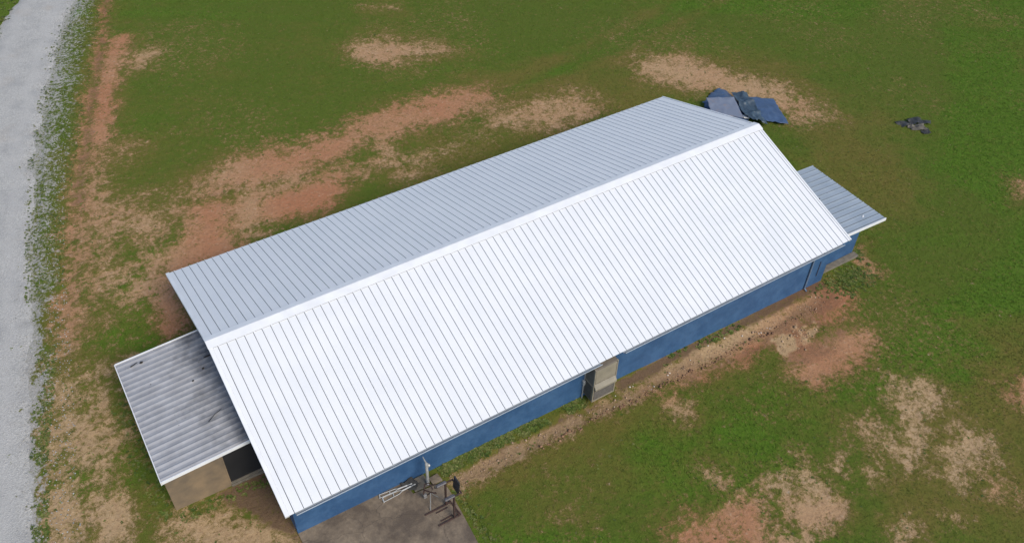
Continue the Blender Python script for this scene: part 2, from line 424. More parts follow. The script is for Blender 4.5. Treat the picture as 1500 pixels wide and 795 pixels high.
# ------------------------------------------------------------------ the ground: bare patches (strength, redness, soft edge, outline in metres)
POLYS = [
    (0.75, 0.80, 0.30, [(3.81,34.49),(4.35,34.22),(3.08,30.06),(1.48,24.98),(-0.11,20.02),(-1.81,14.8),(-2.78,11.27),(-3.27,11.55),(-2.28,15.06),(-0.69,20.33),(0.91,25.28),(2.54,30.34)]),
    (0.95, 0.75, 0.30, [(3.19,29.1),(3.9,29.18),(3.11,26.56),(1.83,23.25),(0.82,19.51),(0.14,18.89),(-0.35,19.81),(0.81,23.05),(1.95,26.34)]),
    (0.80, 0.35, 0.50, [(3.24,26.65),(4.56,26.65),(3.89,25.32),(2.93,25.17)]),
    (0.74, 0.45, 0.80, [(-0.29,19.78),(0.72,19.24),(1.29,18.26),(0.29,17.52),(-0.4,16.66),(-0.44,14.61),(0.76,13.95),(1.27,11.44),(0.24,10.44),(-1.35,11.58),(-2.03,9.97),(-3.29,10.44),(-3.25,11.89),(-2.28,15.06)]),
    (0.60, 0.25, 0.80, [(0.89,13.3),(4.61,13.92),(4.62,13.0),(3.03,12.12),(1.58,11.27),(1.01,11.58)]),
    (0.85, 0.70, 0.40, [(-3.65,10.64),(-2.88,10.45),(-3.18,8.53),(-3.78,6.09),(-4.45,5.67),(-4.59,6.76)]),
    (0.75, 0.40, 0.70, [(-2.8,10.17),(-1.62,10.48),(-0.86,9.07),(-1.61,8.32),(-2.83,8.33),(-3.49,7.39)]),
    (0.72, 0.12, 0.80, [(-5.71,5.04),(-4.7,6.82),(-4.3,5.78),(-3.96,4.03),(-3.05,2.76),(-3.4,0.51),(-4.49,-0.16),(-5.15,-2.89),(-7.07,-1.76)]),
    (0.95, 0.25, 0.40, [(-4.9,-1.4),(-4.13,-1.85),(-4.38,-3.35),(-5.33,-2.78)]),
    (0.70, 0.30, 0.40, [(-4.03,3.7),(-3.22,3.05),(-3.4,1.88),(-4.2,2.0)]),
    (0.55, 0.30, 0.40, [(-3.64,5.4),(-2.62,4.42),(-3.53,3.78)]),
    (0.88, 0.70, 0.55, [(2.98,13.68),(4.97,14.44),(8.12,14.43),(11.1,14.88),(14.17,15.43),(17.64,15.17),(19.41,14.83),(19.94,13.51),(17.93,13.14),(14.66,12.83),(12.45,12.84),(10.17,12.82),(7.91,12.59),(5.51,12.4),(4.47,12.64),(3.46,12.54)]),
    (1.05, 0.95, 0.40, [(2.61,12.14),(3.57,12.15),(4.05,11.77),(2.78,8.42),(1.84,8.66),(2.15,10.33)]),
    (0.95, 0.30, 0.40, [(4.49,11.97),(5.93,11.84),(7.2,11.82),(5.67,11.32),(5.05,10.16),(4.56,9.81),(3.27,9.51),(3.56,10.36)]),
    (1.05, 0.95, 0.40, [(5.64,11.22),(7.3,11.09),(8.8,10.94),(8.93,10.19),(7.68,9.55),(6.17,9.86),(5.15,10.1)]),
    (0.66, 0.50, 0.50, [(7.6,11.83),(9.39,11.67),(11.91,11.75),(11.92,10.89),(9.06,10.34),(8.8,10.94)]),
    (0.90, 0.40, 0.40, [(11.95,12.99),(12.47,12.58),(12.43,9.42),(11.64,9.5)]),
    (0.55, 0.30, 0.40, [(12.09,11.53),(14.2,11.13),(13.5,9.3),(12.31,9.72)]),
    (0.80, 0.40, 0.50, [(18.54,12.81),(19.65,12.5),(22.09,12.37),(22.81,11.69),(21.14,9.75),(19.34,10.72),(18.02,11.42)]),
    (0.75, 0.40, 0.50, [(18.62,12.8),(20.48,11.95),(23.89,12.32),(24.75,10.29),(23.1,9.28),(20.94,9.35),(19.04,10.38)]),
    (0.45, 0.25, 0.50, [(14.56,11.07),(16.84,11.56),(19.38,10.91),(16.38,10.08),(13.58,9.96)]),
    (0.95, 0.75, 0.40, [(2.5,12.42),(3.87,11.77),(3.03,8.88),(1.93,8.73),(0.63,8.14),(0.24,8.45),(0.02,5.39),(-0.53,5.36),(-0.52,7.48),(-0.14,8.43),(1.04,9.48)]),
    (0.70, 0.30, 0.60, [(1.04,9.48),(-0.14,8.43),(-0.52,7.48),(-1.29,7.46),(-2.22,7.54),(-0.86,9.07),(0.05,9.79)]),
    (0.65, 0.40, 0.40, [(3.27,9.51),(4.61,8.97),(3.43,8.64),(2.89,8.75)]),
    (0.70, 0.40, 0.50, [(14.75,22.21),(16.78,21.87),(18.97,20.01),(20.13,19.23),(17.72,19.34),(15.41,19.94),(14.44,21.05)]),
    (0.60, 0.30, 0.30, [(17.87,26.53),(19.58,25.66),(19.37,25.26),(17.68,26.12)]),
    (0.74, 0.35, 0.60, [(29.19,12.9),(31.47,11.88),(32.76,9.72),(34.56,7.08),(35.33,4.64),(34.88,2.96),(33.02,3.44),(32.84,4.81),(31.78,6.94),(30.24,8.63),(28.37,10.6),(28.29,12.07)]),
    (0.60, 0.50, 0.30, [(33.6,5.57),(34.64,5.02),(32.63,3.06),(32.28,3.98)]),
    (1.00, 0.20, 0.15, [(5.62,-6.46),(6.73,-6.34),(8.45,-6.33),(10.27,-6.27),(11.46,-6.55),(13.23,-6.37),(14.59,-6.28),(16.83,-6.0),(18.23,-6.26),(20.18,-6.25),(22.22,-6.24),(23.44,-6.33),(22.23,-6.98),(20.45,-7.25),(19.18,-6.8),(17.6,-6.97),(15.56,-6.97),(14.04,-6.96),(12.24,-7.0),(11.3,-6.92),(9.83,-6.91),(8.15,-6.8),(7.04,-6.75),(6.13,-6.89),(5.69,-7.01)]),
    (1.00, 0.90, 0.35, [(22.22,-6.24),(24.49,-6.22),(24.72,-6.9),(24.27,-7.55),(23.04,-7.59),(22.32,-7.03),(21.43,-7.53),(20.84,-7.61),(20.31,-6.89)]),
    (0.92, 0.70, 0.35, [(20.18,-7.65),(21.43,-7.53),(21.52,-8.41),(22.81,-8.53),(23.56,-9.03),(23.01,-9.4),(21.32,-9.77),(20.14,-9.61),(19.87,-8.93),(20.14,-8.43)]),
    (0.90, 0.90, 0.20, [(14.04,-6.96),(15.56,-6.97),(17.52,-7.06),(19.09,-6.89),(20.12,-7.34),(18.6,-7.42),(17.21,-7.4),(15.35,-7.22),(14.13,-7.26)]),
    (0.80, 0.25, 0.25, [(14.13,-7.38),(14.94,-8.21),(14.26,-8.64),(13.96,-8.11)]),
    (0.85, 0.30, 0.30, [(19.56,-11.83),(20.36,-12.3),(20.03,-12.68),(18.95,-12.39)]),
    (0.78, 0.12, 0.40, [(22.65,-11.64),(23.57,-11.88),(23.53,-12.88),(22.57,-13.17),(21.86,-13.97),(20.66,-14.7),(19.93,-14.27),(19.72,-13.51),(20.79,-13.08),(21.6,-12.88),(21.94,-12.24)]),
    (0.80, 0.15, 0.40, [(22.78,-13.7),(23.47,-14.1),(23.79,-15.1),(23.17,-15.66),(22.16,-15.32),(21.17,-15.73),(21.13,-15.22),(21.64,-14.37),(22.61,-14.41)]),
    (0.85, 0.25, 0.30, [(19.64,-11.88),(20.23,-12.36),(19.76,-12.88),(19.1,-12.37)]),
    (0.75, 0.25, 0.30, [(18.34,-12.58),(18.32,-13.08),(17.74,-13.48),(17.59,-13.14)]),
    (0.70, 0.20, 0.30, [(18.47,-13.54),(19.3,-13.64),(19.12,-13.92),(18.55,-13.83)]),
    (0.78, 0.15, 0.35, [(14.6,-12.12),(15.6,-11.98),(16.16,-12.43),(17.11,-13.23),(16.87,-13.69),(16.17,-13.52),(15.47,-13.11),(14.62,-12.49)]),
    (1.15, 0.35, 0.20, [(15.1,-13.35),(15.94,-13.38),(16.64,-14.03),(16.26,-14.38),(15.43,-14.57),(14.7,-14.46),(14.82,-13.75)]),
    (0.88, 0.80, 0.40, [(10.83,-11.95),(11.87,-11.9),(12.77,-12.44),(13.77,-12.11),(14.23,-12.38),(14.13,-13.24),(13.19,-14.21),(10.35,-12.53)]),
    (0.70, 0.30, 0.30, [(13.53,-10.52),(14.03,-11.3),(13.75,-11.74),(13.34,-11.14)]),
    (0.75, 0.50, 0.30, [(22.16,-16.07),(22.5,-16.88),(22.13,-17.14),(21.6,-16.59)]),
    (0.75, 0.20, 0.30, [(17.78,-15.62),(18.32,-15.82),(17.46,-16.53),(17.01,-16.27)]),
    (0.70, 0.20, 0.30, [(19.33,-16.3),(19.87,-16.62),(19.54,-16.77),(19.24,-16.48)]),
    (0.85, 0.70, 0.40, [(26.13,-14.09),(27.48,-13.84),(27.85,-14.05),(26.34,-15.07),(25.75,-14.59)]),
    (0.70, 0.30, 0.20, [(17.04,-11.81),(17.2,-12.04),(16.95,-12.15)]),
    (0.75, 0.20, 0.30, [(14.06,-13.31),(14.46,-14.1),(14.95,-14.79),(14.65,-15.08),(13.19,-14.21)]),
    (0.95, 0.15, 0.50, [(-2.96,-3.05),(-1.68,-3.62),(-0.7,-4.66),(-0.26,-4.7),(0.08,-5.01),(0.23,-5.78),(0.14,-6.33),(-3.72,-4.04),(-3.25,-3.44)]),
    (0.80, 0.60, 0.50, [(38.77,-5.24),(39.31,-6.05),(38.19,-6.81),(37.67,-6.4)]),
    (0.75, 0.60, 0.30, [(27.02,-5.48),(27.56,-5.36),(26.98,-6.59),(26.51,-6.53)]),
]
ROAD_R = [(7.6,50.0),(4.37,40.75),(2.48,35.16),(1.09,32.0),(-0.2,28.29),(-1.69,23.65),(-2.82,19.53),(-3.7,15.84),(-4.66,11.21),(-5.25,7.96),(-5.71,5.04),(-6.22,2.15),(-6.68,0.19),(-6.98,-1.81),(-7.37,-4.32),(-8.0,-9.0),(-9.0,-16.0),(-10.5,-26.0)]
STRIP_R = [(8.2,50.0),(4.6,37.25),(3.74,34.53),(2.47,30.37),(0.85,25.31),(-0.75,20.36),(-2.06,16.08),(-3.01,12.77),(-3.76,9.76),(-4.48,7.53),(-5.03,4.65),(-5.82,1.92),(-6.6,-1.92),(-7.2,-5.0),(-9.2,-17.0),(-10.4,-26.0)]
BROWN = [[(13.0,-5.7),(18.9,-5.7),(24.5,-5.5),(24.54,-6.18),(22.31,-6.2),(18.32,-6.2),(16.87,-6.05),(14.62,-6.3),(13.0,-6.4)],
         [(-1.6,-2.9),(0.3,-2.8),(0.3,-6.3),(-0.1,-5.4),(-1.1,-4.0)],
         [(6.0,-6.2),(9.8,-6.1),(12.0,-6.3),(12.0,-6.5),(9.0,-6.3)]]
LUSH = [[(21.9,-9.2),(25.6,-9.6),(30,-9),(37,-7.5),(44,-3),(44,-9),(30,-14),(25.5,-15.5),(23.2,-11.6),(19.3,-12.3),(16.6,-10.8),(15.9,-9)],
        [(25.0,-5.6),(27.0,-5.3),(26.4,-7.2),(24.8,-7.4),(24.3,-6.6)],
        [(5.3,-5.7),(11.8,-5.8),(11.8,-6.25),(9.8,-6.1),(6.9,-6.1),(5.4,-6.0)],
        [(5,-8.5),(7.5,-9.5),(9.5,-12),(5.3,-12)],
        [(-1.5,9.6),(0.3,10),(-0.2,6),(-0.5,4),(-2.2,4),(-2.6,6),(-2,8)],
        [(34,18),(44,10),(52,12),(42,22)], [(36,-7),(42,-4),(50,2),(60,6),(60,12),(50,8),(42,1),(36,-3)], [(12,-7.5),(16,-8),(18,-12),(14,-13),(11,-10)]]
RUT = [(3.95,34.4),(4.2,34.3),(2.95,30.1),(1.35,25.0),(-0.2,20.1),(-1.9,14.9),(-2.1,15.0),(-0.45,20.2),(1.1,25.1),(2.7,30.2)]
OLIVE = [[(7.1,-6.6),(12.5,-6.7),(14,-8),(12,-9.5),(9,-11),(6,-9.5)],
         [(21,-13),(26,-12.5),(28,-10.5),(36,-12),(26,-19),(20,-19),(17,-15)],
         [(28,-5),(29,1),(34,3),(38,2),(34,-4),(30,-7)],
         [(18,12),(26,8),(30,10),(36,6),(38,10),(28,15),(20,17)],
         [(13,9),(20,7),(27,7),(20,11),(14,13)]]

TRACK = [(38.84, 17.82), (32.84, 16.15), (27.6, 14.8), (24.25, 14.2), (18.47, 13.63)]

def line_x(line, y):
    pts = sorted(line, key=lambda q: q[1])
    return np.interp(y, [q[1] for q in pts], [q[0] for q in pts])

def fields(x, y):
    """cover and tone of the ground at world positions x, y (arrays)"""
    wob = (fbm(x, y, 1.1, 4, 0.55, 5) - 0.5)
    wob2 = (fbm(x, y, 3.3, 3, 0.6, 9) - 0.5)
    halo = np.zeros(x.shape); soil = np.zeros(x.shape); red = np.full(x.shape, 0.3); wsum = np.full(x.shape, 1e-3)
    for amp, rr, fe, poly in POLYS:
        xs_ = [q[0] for q in poly]; ys_ = [q[1] for q in poly]; mg = 2.6 + fe * 2
        idx = np.nonzero((x > min(xs_) - mg) & (x < max(xs_) + mg) & (y > min(ys_) - mg) & (y < max(ys_) + mg))[0]
        if not len(idx): continue
        sdv = signed_dist(x[idx], y[idx], poly) + wob[idx] * (0.5 + 1.1 * fe) + wob2[idx] * (0.25 + 0.5 * fe)
        k = amp * (1 - sstep(-fe * 2.2 - 0.2, fe * 2.6 + 0.25, sdv))
        soil[idx] = np.maximum(soil[idx], k)
        halo[idx] = np.maximum(halo[idx], amp * (1 - sstep(-0.6, 1.5 + fe * 1.5, sdv)))
        red[idx] += k * rr * 4; wsum[idx] += k * 4
    red = np.where(wsum > 0.05, (red - 0.3 + 0.3 * 0.05) / (wsum + 0.05), 0.3)
    mott = fbm(x, y, 2.6, 4, 0.62, 21)
    base = fbm(x, y, 0.16, 4, 0.55, 31)
    soil = soil * np.where(soil > 0.92, 1.0, 0.92) + (mott - 0.5) * 0.75 * sstep(0.02, 0.5, soil)
    soil = soil + 0.20 * sstep(0.45, 0.72, base) + 0.02
    # gravel margin
    xr = line_x(ROAD_R, y) + wob * 0.9; xt = line_x(STRIP_R, y) + wob * 0.8
    t = np.clip((x - xr) / np.maximum(xt - xr, 0.4), -1, 2)
    left = x < xr - 3.3
    grav = np.where(left, 0.12, np.where(t < 0, 1.0, 0.68 - 0.42 * t) * (1 - sstep(0.8, 1.25, t)))
    lush = np.zeros(x.shape); olive = np.zeros(x.shape); brown = np.zeros(x.shape)
    for arr, polys, fe in ((lush, LUSH, 0.9), (olive, OLIVE, 1.6), (brown, BROWN, 0.22)):
        for poly in polys:
            xs_ = [q[0] for q in poly]; ys_ = [q[1] for q in poly]; mg = 3
            idx = np.nonzero((x > min(xs_) - mg) & (x < max(xs_) + mg) & (y > min(ys_) - mg) & (y < max(ys_) + mg))[0]
            if not len(idx): continue
            sdv = signed_dist(x[idx], y[idx], poly) + wob[idx] * fe * 1.6
            arr[idx] = np.maximum(arr[idx], 1 - sstep(-fe, fe, sdv))
    worn = signed_dist(x, y, [(5.4, -6.15), (12.5, -6.35), (17, -6.2), (17, -6.7), (12.5, -6.95), (5.4, -7.0)])
    brown = np.maximum(brown, 0.48 * (1 - sstep(-0.2, 0.25, worn)))
    rut = signed_dist(x, y, RUT) + wob * 0.7 + wob2 * 0.6
    brown = np.maximum(brown, 0.50 * (1 - sstep(-0.15, 0.35, rut)))
    wash = signed_dist(x, y, [(15.5, -6.9), (19.5, -7.1), (22.3, -6.3), (24.6, -6.2), (24.3, -7.2), (22.6, -7.6), (23.6, -8.4), (21.6, -9.1), (19.6, -8.6), (19.2, -7.6), (15.5, -7.2)]) + wob * 0.8
    brown = np.maximum(brown, 0.52 * (1 - sstep(-0.3, 0.5, wash)))
    pale = signed_dist(x, y, [(19.9, -7.3), (20.9, -7.5), (22.2, -7.7), (21.9, -8.2), (20.6, -8.0), (19.9, -8.1)]) + wob2 * 1.2
    pk = 1 - sstep(-0.25, 0.2, pale)
    brown = brown * (1 - pk); red = red * (1 - 0.9 * pk); soil = np.maximum(soil, pk)
    # long mowing passes, mostly over the back of the field
    u = x * 0.50 + y * 0.866
    stripes = vnoise(u * 0.9 + wob * 0.5, (x * 0.866 - y * 0.5) * 0.03, 3)
    lush = np.clip(lush * 0.9 + (fbm(x, y, 0.11, 3, 0.5, 41) - 0.45) * 0.9 + (stripes - 0.5) * 0.7, 0, 1)
    olive = np.clip(olive * 0.75 + (fbm(x, y, 0.21, 4, 0.55, 51) - 0.48) * 1.3 + (stripes - 0.5) * -0.5 + 0.85 * halo, 0, 1)
    mid = fbm(x, y, 0.9, 4, 0.6, 121) - 0.5
    lush = np.clip(lush + mid * 0.6, 0, 1); olive = np.clip(olive + (fbm(x, y, 1.3, 3, 0.6, 131) - 0.5) * 0.55, 0, 1)
    td = np.full(x.shape, 1e9)
    for (ax, ay), (bx, by) in zip(TRACK[:-1], TRACK[1:]):
        tt = np.clip(((x - ax) * (bx - ax) + (y - ay) * (by - ay)) / ((bx - ax) ** 2 + (by - ay) ** 2), 0, 1)
        td = np.minimum(td, np.hypot(x - ax - tt * (bx - ax), y - ay - tt * (by - ay)))
    tr = np.exp(-(td / 0.35) ** 2)
    lush = np.clip(lush + 0.25 * tr, 0, 1); olive = np.clip(olive - 0.6 * tr + 0.5 * np.exp(-((td - 1.1) / 0.5) ** 2), 0, 1)
    soil = np.where(brown > 0.6, np.maximum(soil, brown * 0.85), soil)
    wallstrip = (y > -6.3) & (y < -5.7) & (x > 5.3) & (x < 11.9)
    soil = np.where(wallstrip & (wob2 > -0.1), soil * 0.25, soil)
    return soil, red, grav, lush, olive, brown

def ground_height(x, y, soil, grav):
    h = gz(x, y)
    h = h + (fbm(x, y, 0.22, 3, 0.5, 61) - 0.5) * 0.07
    turf = 1 - sstep(0.35, 0.65, soil)
    h = h + turf * (0.012 + 0.035 * fbm(x, y, 3.7, 3, 0.6, 71))
    h = h + (1 - turf) * (fbm(x, y, 4.1, 3, 0.65, 81) - 0.5) * 0.05
    # washed-out channel along the front wall
    ch = np.exp(-((y + 6.55 + 0.06 * (x - 12) * 0.1) / 0.28) ** 2) * sstep(5.6, 7, x) * (1 - sstep(23, 25, x))
    h = h - 0.04 * ch
    # ditch beside the road
    dx = x - line_x(STRIP_R, y) - 0.25
    h = h - 0.07 * np.exp(-(dx / 0.5) ** 2) * sstep(4, 10, y)
    # never above the pads and floors
    pad = (x > -3.2) & (x < 28) & (y > -6.3) & (y < 6.0)
    h = np.where(pad, np.minimum(h, gz(x, y) + 0.015), h)
    pad2 = (x > 0.1) & (x < 5.6) & (y < -5.5) & (y > -16.5)
    h = np.where(pad2, np.minimum(h, gz(x, y) - 0.02), h)
    rd = (x < line_x(ROAD_R, y) + 0.35) & (x > line_x(ROAD_R, y) - 3.9)
    h = np.where(rd, np.minimum(h, gz(x, y) - 0.03), h)
    return h

def axis(a, b, step, far):
    inner = np.arange(a, b + 1e-6, step)
    out = step * 1.35 ** np.arange(1, 26)
    out = np.cumsum(out); out = out[out < far]
    return np.concatenate([a - out[::-1], inner, b + out])
xs = axis(-13.0, 62.0, 0.13, 900); ys = axis(-22.0, 44.0, 0.13, 900)
GX, GY = np.meshgrid(xs, ys)
fx, fy = GX.ravel(), GY.ravel()
soil, red, grav, lush, olive, brown = fields(fx, fy)
fz = ground_height(fx, fy, soil, grav)
nx, ny = len(xs), len(ys)
me = bpy.data.meshes.new('ground')
me.vertices.add(nx * ny)
me.vertices.foreach_set('co', np.stack([fx, fy, fz], 1).astype(np.float32).ravel())
ii, jj = np.meshgrid(np.arange(nx - 1), np.arange(ny - 1))
a = (jj * nx + ii).ravel()
quads = np.stack([a, a + 1, a + 1 + nx, a + nx], 1)
me.loops.add(quads.size); me.polygons.add(len(quads))
me.loops.foreach_set('vertex_index', quads.ravel().astype(np.int32))
me.polygons.foreach_set('loop_start', (np.arange(len(quads)) * 4).astype(np.int32))
me.polygons.foreach_set('use_smooth', np.ones(len(quads), bool))
me.update(calc_edges=True)
def set_color(me, name, arr):
    at = me.attributes.new(name, 'FLOAT_COLOR', 'POINT')
    rgba = np.concatenate([arr, np.ones((len(arr), 1))], 1).astype(np.float32)
    at.data.foreach_set('color', rgba.ravel())
set_color(me, 'cover', np.stack([np.clip(soil, 0, 1.2), red, grav], 1))
set_color(me, 'tone', np.stack([lush, olive, brown], 1))
tag(link('ground', me, M['ground']), kind='structure')

# ------------------------------------------------------------------ gravel road
def build_road():
    mb = MB()
    ysr = np.arange(-26, 50, 0.25)
    xr = line_x(ROAD_R, ysr) + (fbm(ysr * 0, ysr, 0.9, 4, 0.6, 91) - 0.5) * 1.3
    w = 3.15
    prof = np.linspace(0, 1, 12)
    verts = []; faces = []
    for k, (yy, x1) in enumerate(zip(ysr, xr)):
        for t in prof:
            xx = x1 - w * t - (0 if t < 1 else (fbm(np.array(yy), np.array(3.0), 0.9, 3, 0.5, 95) - 0.5) * 0.8)
            crown = 0.05 * math.sin(math.pi * t) + (float(vnoise(xx * 1.7, yy * 1.7, 4)) - 0.5) * 0.015
            edge = -0.05 if t in (0.0, 1.0) else 0.012
            verts.append((float(xx), float(yy + 0.42 * w * t), float(gz(xx)) + crown + edge + 0.012))
    n = len(prof)
    for k in range(len(ysr) - 1):
        for i in range(n - 1):
            a = k * n + i
            faces.append((a, a + n, a + n + 1, a + 1))
    me = bpy.data.meshes.new('gravel_road')
    me.from_pydata(verts, [], faces)
    for p in me.polygons: p.use_smooth = True
    at = me.attributes.new('across', 'FLOAT', 'POINT')
    at.data.foreach_set('value', np.tile(prof, len(ysr)).astype(np.float32))
    tag(link('gravel_road', me, M['gravel']), kind='structure')
build_road()

# ------------------------------------------------------------------ concrete pad by the front wall
def build_pad():
    mb = MB()
    out = [(0.30, -5.75), (0.30, -16), (5.17, -16), (5.17, -9.0), (5.26, -7.9), (5.33, -6.8), (5.30, -6.42), (4.2, -6.30), (4.2, -5.75)]
    top = [(x, y, float(gz(x)) + 0.04) for x, y in out]
    bot = [(x, y, float(gz(x)) - 0.25) for x, y in out]
    mb.prism(bot, top)
    o = mb.build('concrete_pad', M['concrete'])
    tag(o, kind='structure')
    # two small pavers between the pad and the wall
    for k, q in enumerate((((4.92, -6.05), (4.95, -6.32), (5.32, -6.34), (5.28, -6.02)), ((4.30, -5.80), (4.30, -6.27), (4.86, -6.28), (4.86, -5.80)))):
        top = [(x, y, float(gz(x)) + (0.075 if k == 0 else 0.05)) for x, y in q]
        bot = [(x, y, float(gz(x)) - 0.2) for x, y in q]
        MB().prism(bot, top).build('paving_slab', M['sill'] if k else M['concrete'], o, 0.006)
build_pad()

# ------------------------------------------------------------------ the long building
H, L, W, RISE = 1.95, 24.85, 6.20, 2.03
SL = math.hypot(W, RISE)
PITCH = 0.3048
def on_roof(x, t, n, side):
    """t metres up the slope from the eave, n above the sheet; side -1 front, +1 back"""
    cy, cz = W / SL, RISE / SL
    y = side * (W - t * cy + n * cz)
    return (x, y, H + t * cz + n * cy)

bld = empty('long_building', (0, 0, 0))
tag(bld, 'long low blue building under a white ribbed metal gable roof', 'building')
WY, X0, X1 = 5.75, 0.30, 24.50
def gable_top(y):
    return H + RISE * (1 - abs(y) / W) - 0.16
gf = -0.95
MB().box(X0, X1, -WY, -WY + 0.2, gf, gable_top(WY)).build('wall', M['wall_blue'], bld)
MB().box(X0, X1, WY - 0.2, WY, gf, gable_top(WY)).build('wall', M['wall_blue'], bld)
for xa, xb in ((X0 + 0.002, X0 + 0.2), (X1 - 0.2, X1 - 0.002)):
    yi = WY - 0.203
    prof = [(-yi, gf), (yi, gf), (yi, gable_top(yi)), (0, gable_top(0)), (-yi, gable_top(yi))]
    MB().prism([(xa, y, z) for y, z in prof], [(xb, y, z) for y, z in prof]).build('wall', M['wall_blue'], bld)
# roof deck under the sheets
mb = MB()
dk = []
for s in (-1, 1):
    a = [on_roof(0.03, 0.03, -0.03, s), on_roof(L - 0.03, 0.03, -0.03, s), on_roof(L - 0.03, SL, -0.03, s), on_roof(0.03, SL, -0.03, s)]
    b = [on_roof(0.03, 0.03, -0.08, s), on_roof(L - 0.03, 0.03, -0.08, s), on_roof(L - 0.03, SL, -0.08, s), on_roof(0.03, SL, -0.08, s)]
    mb.prism(a, b)
roof = mb.build('roof', M['deck'], bld)

def panel_mesh(name, width, side, rib=True, t0=0.0, t1=SL - 0.02):
    mb = MB()
    def ext(prof):
        mb.prism([on_roof(x, t0, n, side) for x, n in prof], [on_roof(x, t1, n, side) for x, n in prof])
    if rib:
        ext([(0.017, -0.026), (0.066, -0.026), (0.066, 0.004), (0.058, 0.016), (0.020, 0.016), (0.017, 0.013)])
        ext([(0.067, -0.026), (width, -0.026), (width, 0.0), (0.067, 0.0)])
    else:
        ext([(0.0, -0.026), (width - 0.003, -0.026), (width - 0.003, 0.0), (0.0, 0.0)])
    me = mb.mesh(name)
    me.materials.append(M['roof_white'])
    return me
XR0 = 0.289
for side in (-1, 1):
    pm = panel_mesh('roof_panel', PITCH, side)
    last = 80 if side < 0 else 79
    for k in range(last):
        link('roof_panel', pm, None, roof, (XR0 + k * PITCH, 0, 0))
    link('roof_panel', panel_mesh('roof_panel', XR0 - 0.135, side, False), None, roof, (0.135, 0, 0))
    xe = XR0 + last * PITCH
    link('roof_panel', panel_mesh('roof_panel', L - 0.05 - xe, side, True), None, roof, (xe, 0, 0))
    # rake trims at both ends
    for xa, xb in ((-0.005, 0.130), (L - 0.045, L + 0.02)):
        prof = [(xa, -0.12), (xb, -0.12), (xb, 0.026), (xa, 0.026)]
        MB().prism([on_roof(x, -0.004, n, side) for x, n in prof], [on_roof(x, SL - 0.02, n, side) for x, n in prof]).build('rake_trim', M['trim_white'], roof)
# ridge cap: two folded leaves
cap = MB()
cw, ct = 0.30, 0.012
for s in (-1, 1):
    prof = [(SL - cw, 0.026), (SL + (0.012 if s < 0 else 0.0), 0.026), (SL + (0.012 if s < 0 else 0.0), 0.026 + ct), (SL - cw, 0.026 + ct)]
    cap.prism([on_roof(-0.02, t, n, s) for t, n in prof], [on_roof(L + 0.06, t, n, s) for t, n in prof])
cap.build('ridge_cap', M['trim_white'], roof)
for s in (-1, 1):  # black strip added under each cap edge, stands in for the gap's shade
    prof = [(SL - cw + 0.004, 0.001), (SL - cw + 0.03, 0.001), (SL - cw + 0.03, 0.025), (SL - cw + 0.004, 0.025)]
    MB().prism([on_roof(0.14, t, n, s) for t, n in prof], [on_roof(L - 0.06, t, n, s) for t, n in prof]).build('gap_shade_strip', M['rubber'], roof)
# eaves: fascia and gutters, broken at the air conditioner
MB().box(0.2, L - 0.2, -6.10, -6.07, H - 0.17, H - 0.075).build('fascia', M['fascia'], bld)
MB().box(0.2, L - 0.2, 6.07, 6.10, H - 0.17, H - 0.075).build('fascia', M['fascia'], bld)
MB().box(0.3, L - 0.3, -6.07, -5.76, H - 0.165, H - 0.15).build('soffit', M['fascia'], bld)
def gutter(x0, x1):
    prof = [(-6.105, -0.16), (-6.225, -0.16), (-6.275, -0.085), (-6.275, -0.045), (-6.262, -0.045), (-6.262, -0.085), (-6.22, -0.15), (-6.115, -0.15), (-6.115, -0.055), (-6.105, -0.055)]
    MB().prism([(x0, y, H + z) for y, z in prof], [(x1, y, H + z) for y, z in prof]).build('gutter', M['gutter'], bld)
gutter(0.33, 11.98); gutter(13.02, 24.45)
MB().tube([(23.42, -6.15, H - 0.15), (23.42, -6.10, H - 0.28), (23.42, -5.80, H - 0.55), (23.42, -5.80, -0.52), (23.42, -5.95, -0.60)], 0.036, 8).build('downspout', M['downspout'], bld)
MB().tube([(24.0, -5.775, 0.75), (24.0, -5.775, -0.1)], 0.016, 6).build('conduit', M['fascia'], bld)

# ------------------------------------------------------------------ lean-to shed at the gravel road end
shed = empty('lean_to_shed', (-2.8, -2.9, 0.08))
tag(shed, 'low tan shed with rusty grey corrugated roof beside the gravel road end', 'shed')
SX0, SX1, SY0, SY1 = -2.80, 0.295, -2.92, 2.52
def shed_z(x): return 1.93 + (x + 2.84) * 0.045
MB().box(SX0, -0.93, SY0, SY0 + 0.1, -0.3, shed_z(SX0) - 0.07).build('plywood_wall', M['ply'], shed)
MB().box(-0.928, SX1 - 0.01, SY0 + 0.002, SY0 + 0.1, -0.3, 0.20).build('sill', M['sill'], shed)
MB().box(-0.928, SX1 - 0.01, SY0 - 0.05, SY0 - 0.001, -0.3, 0.12).build('step', M['sill'], shed, 0.01)
MB().box(-0.928, SX1 - 0.01, SY0 + 0.045, SY0 + 0.085, 0.203, shed_z(-0.9) - 0.06).build('door', M['door_dark'], shed)
MB().box(-0.950, -0.905, SY0 - 0.012, SY0 + 0.04, 0.203, shed_z(-0.9) - 0.075).build('door_post', M['ply'], shed)
MB().box(SX0, SX0 + 0.1, SY0 + 0.102, SY1 - 0.102, -0.3, shed_z(SX0) - 0.07).build('wall', M['ply'], shed)
MB().box(SX0, SX1 - 0.01, SY1 - 0.1, SY1, -0.3, shed_z(SX0) - 0.07).build('wall', M['ply'], shed)
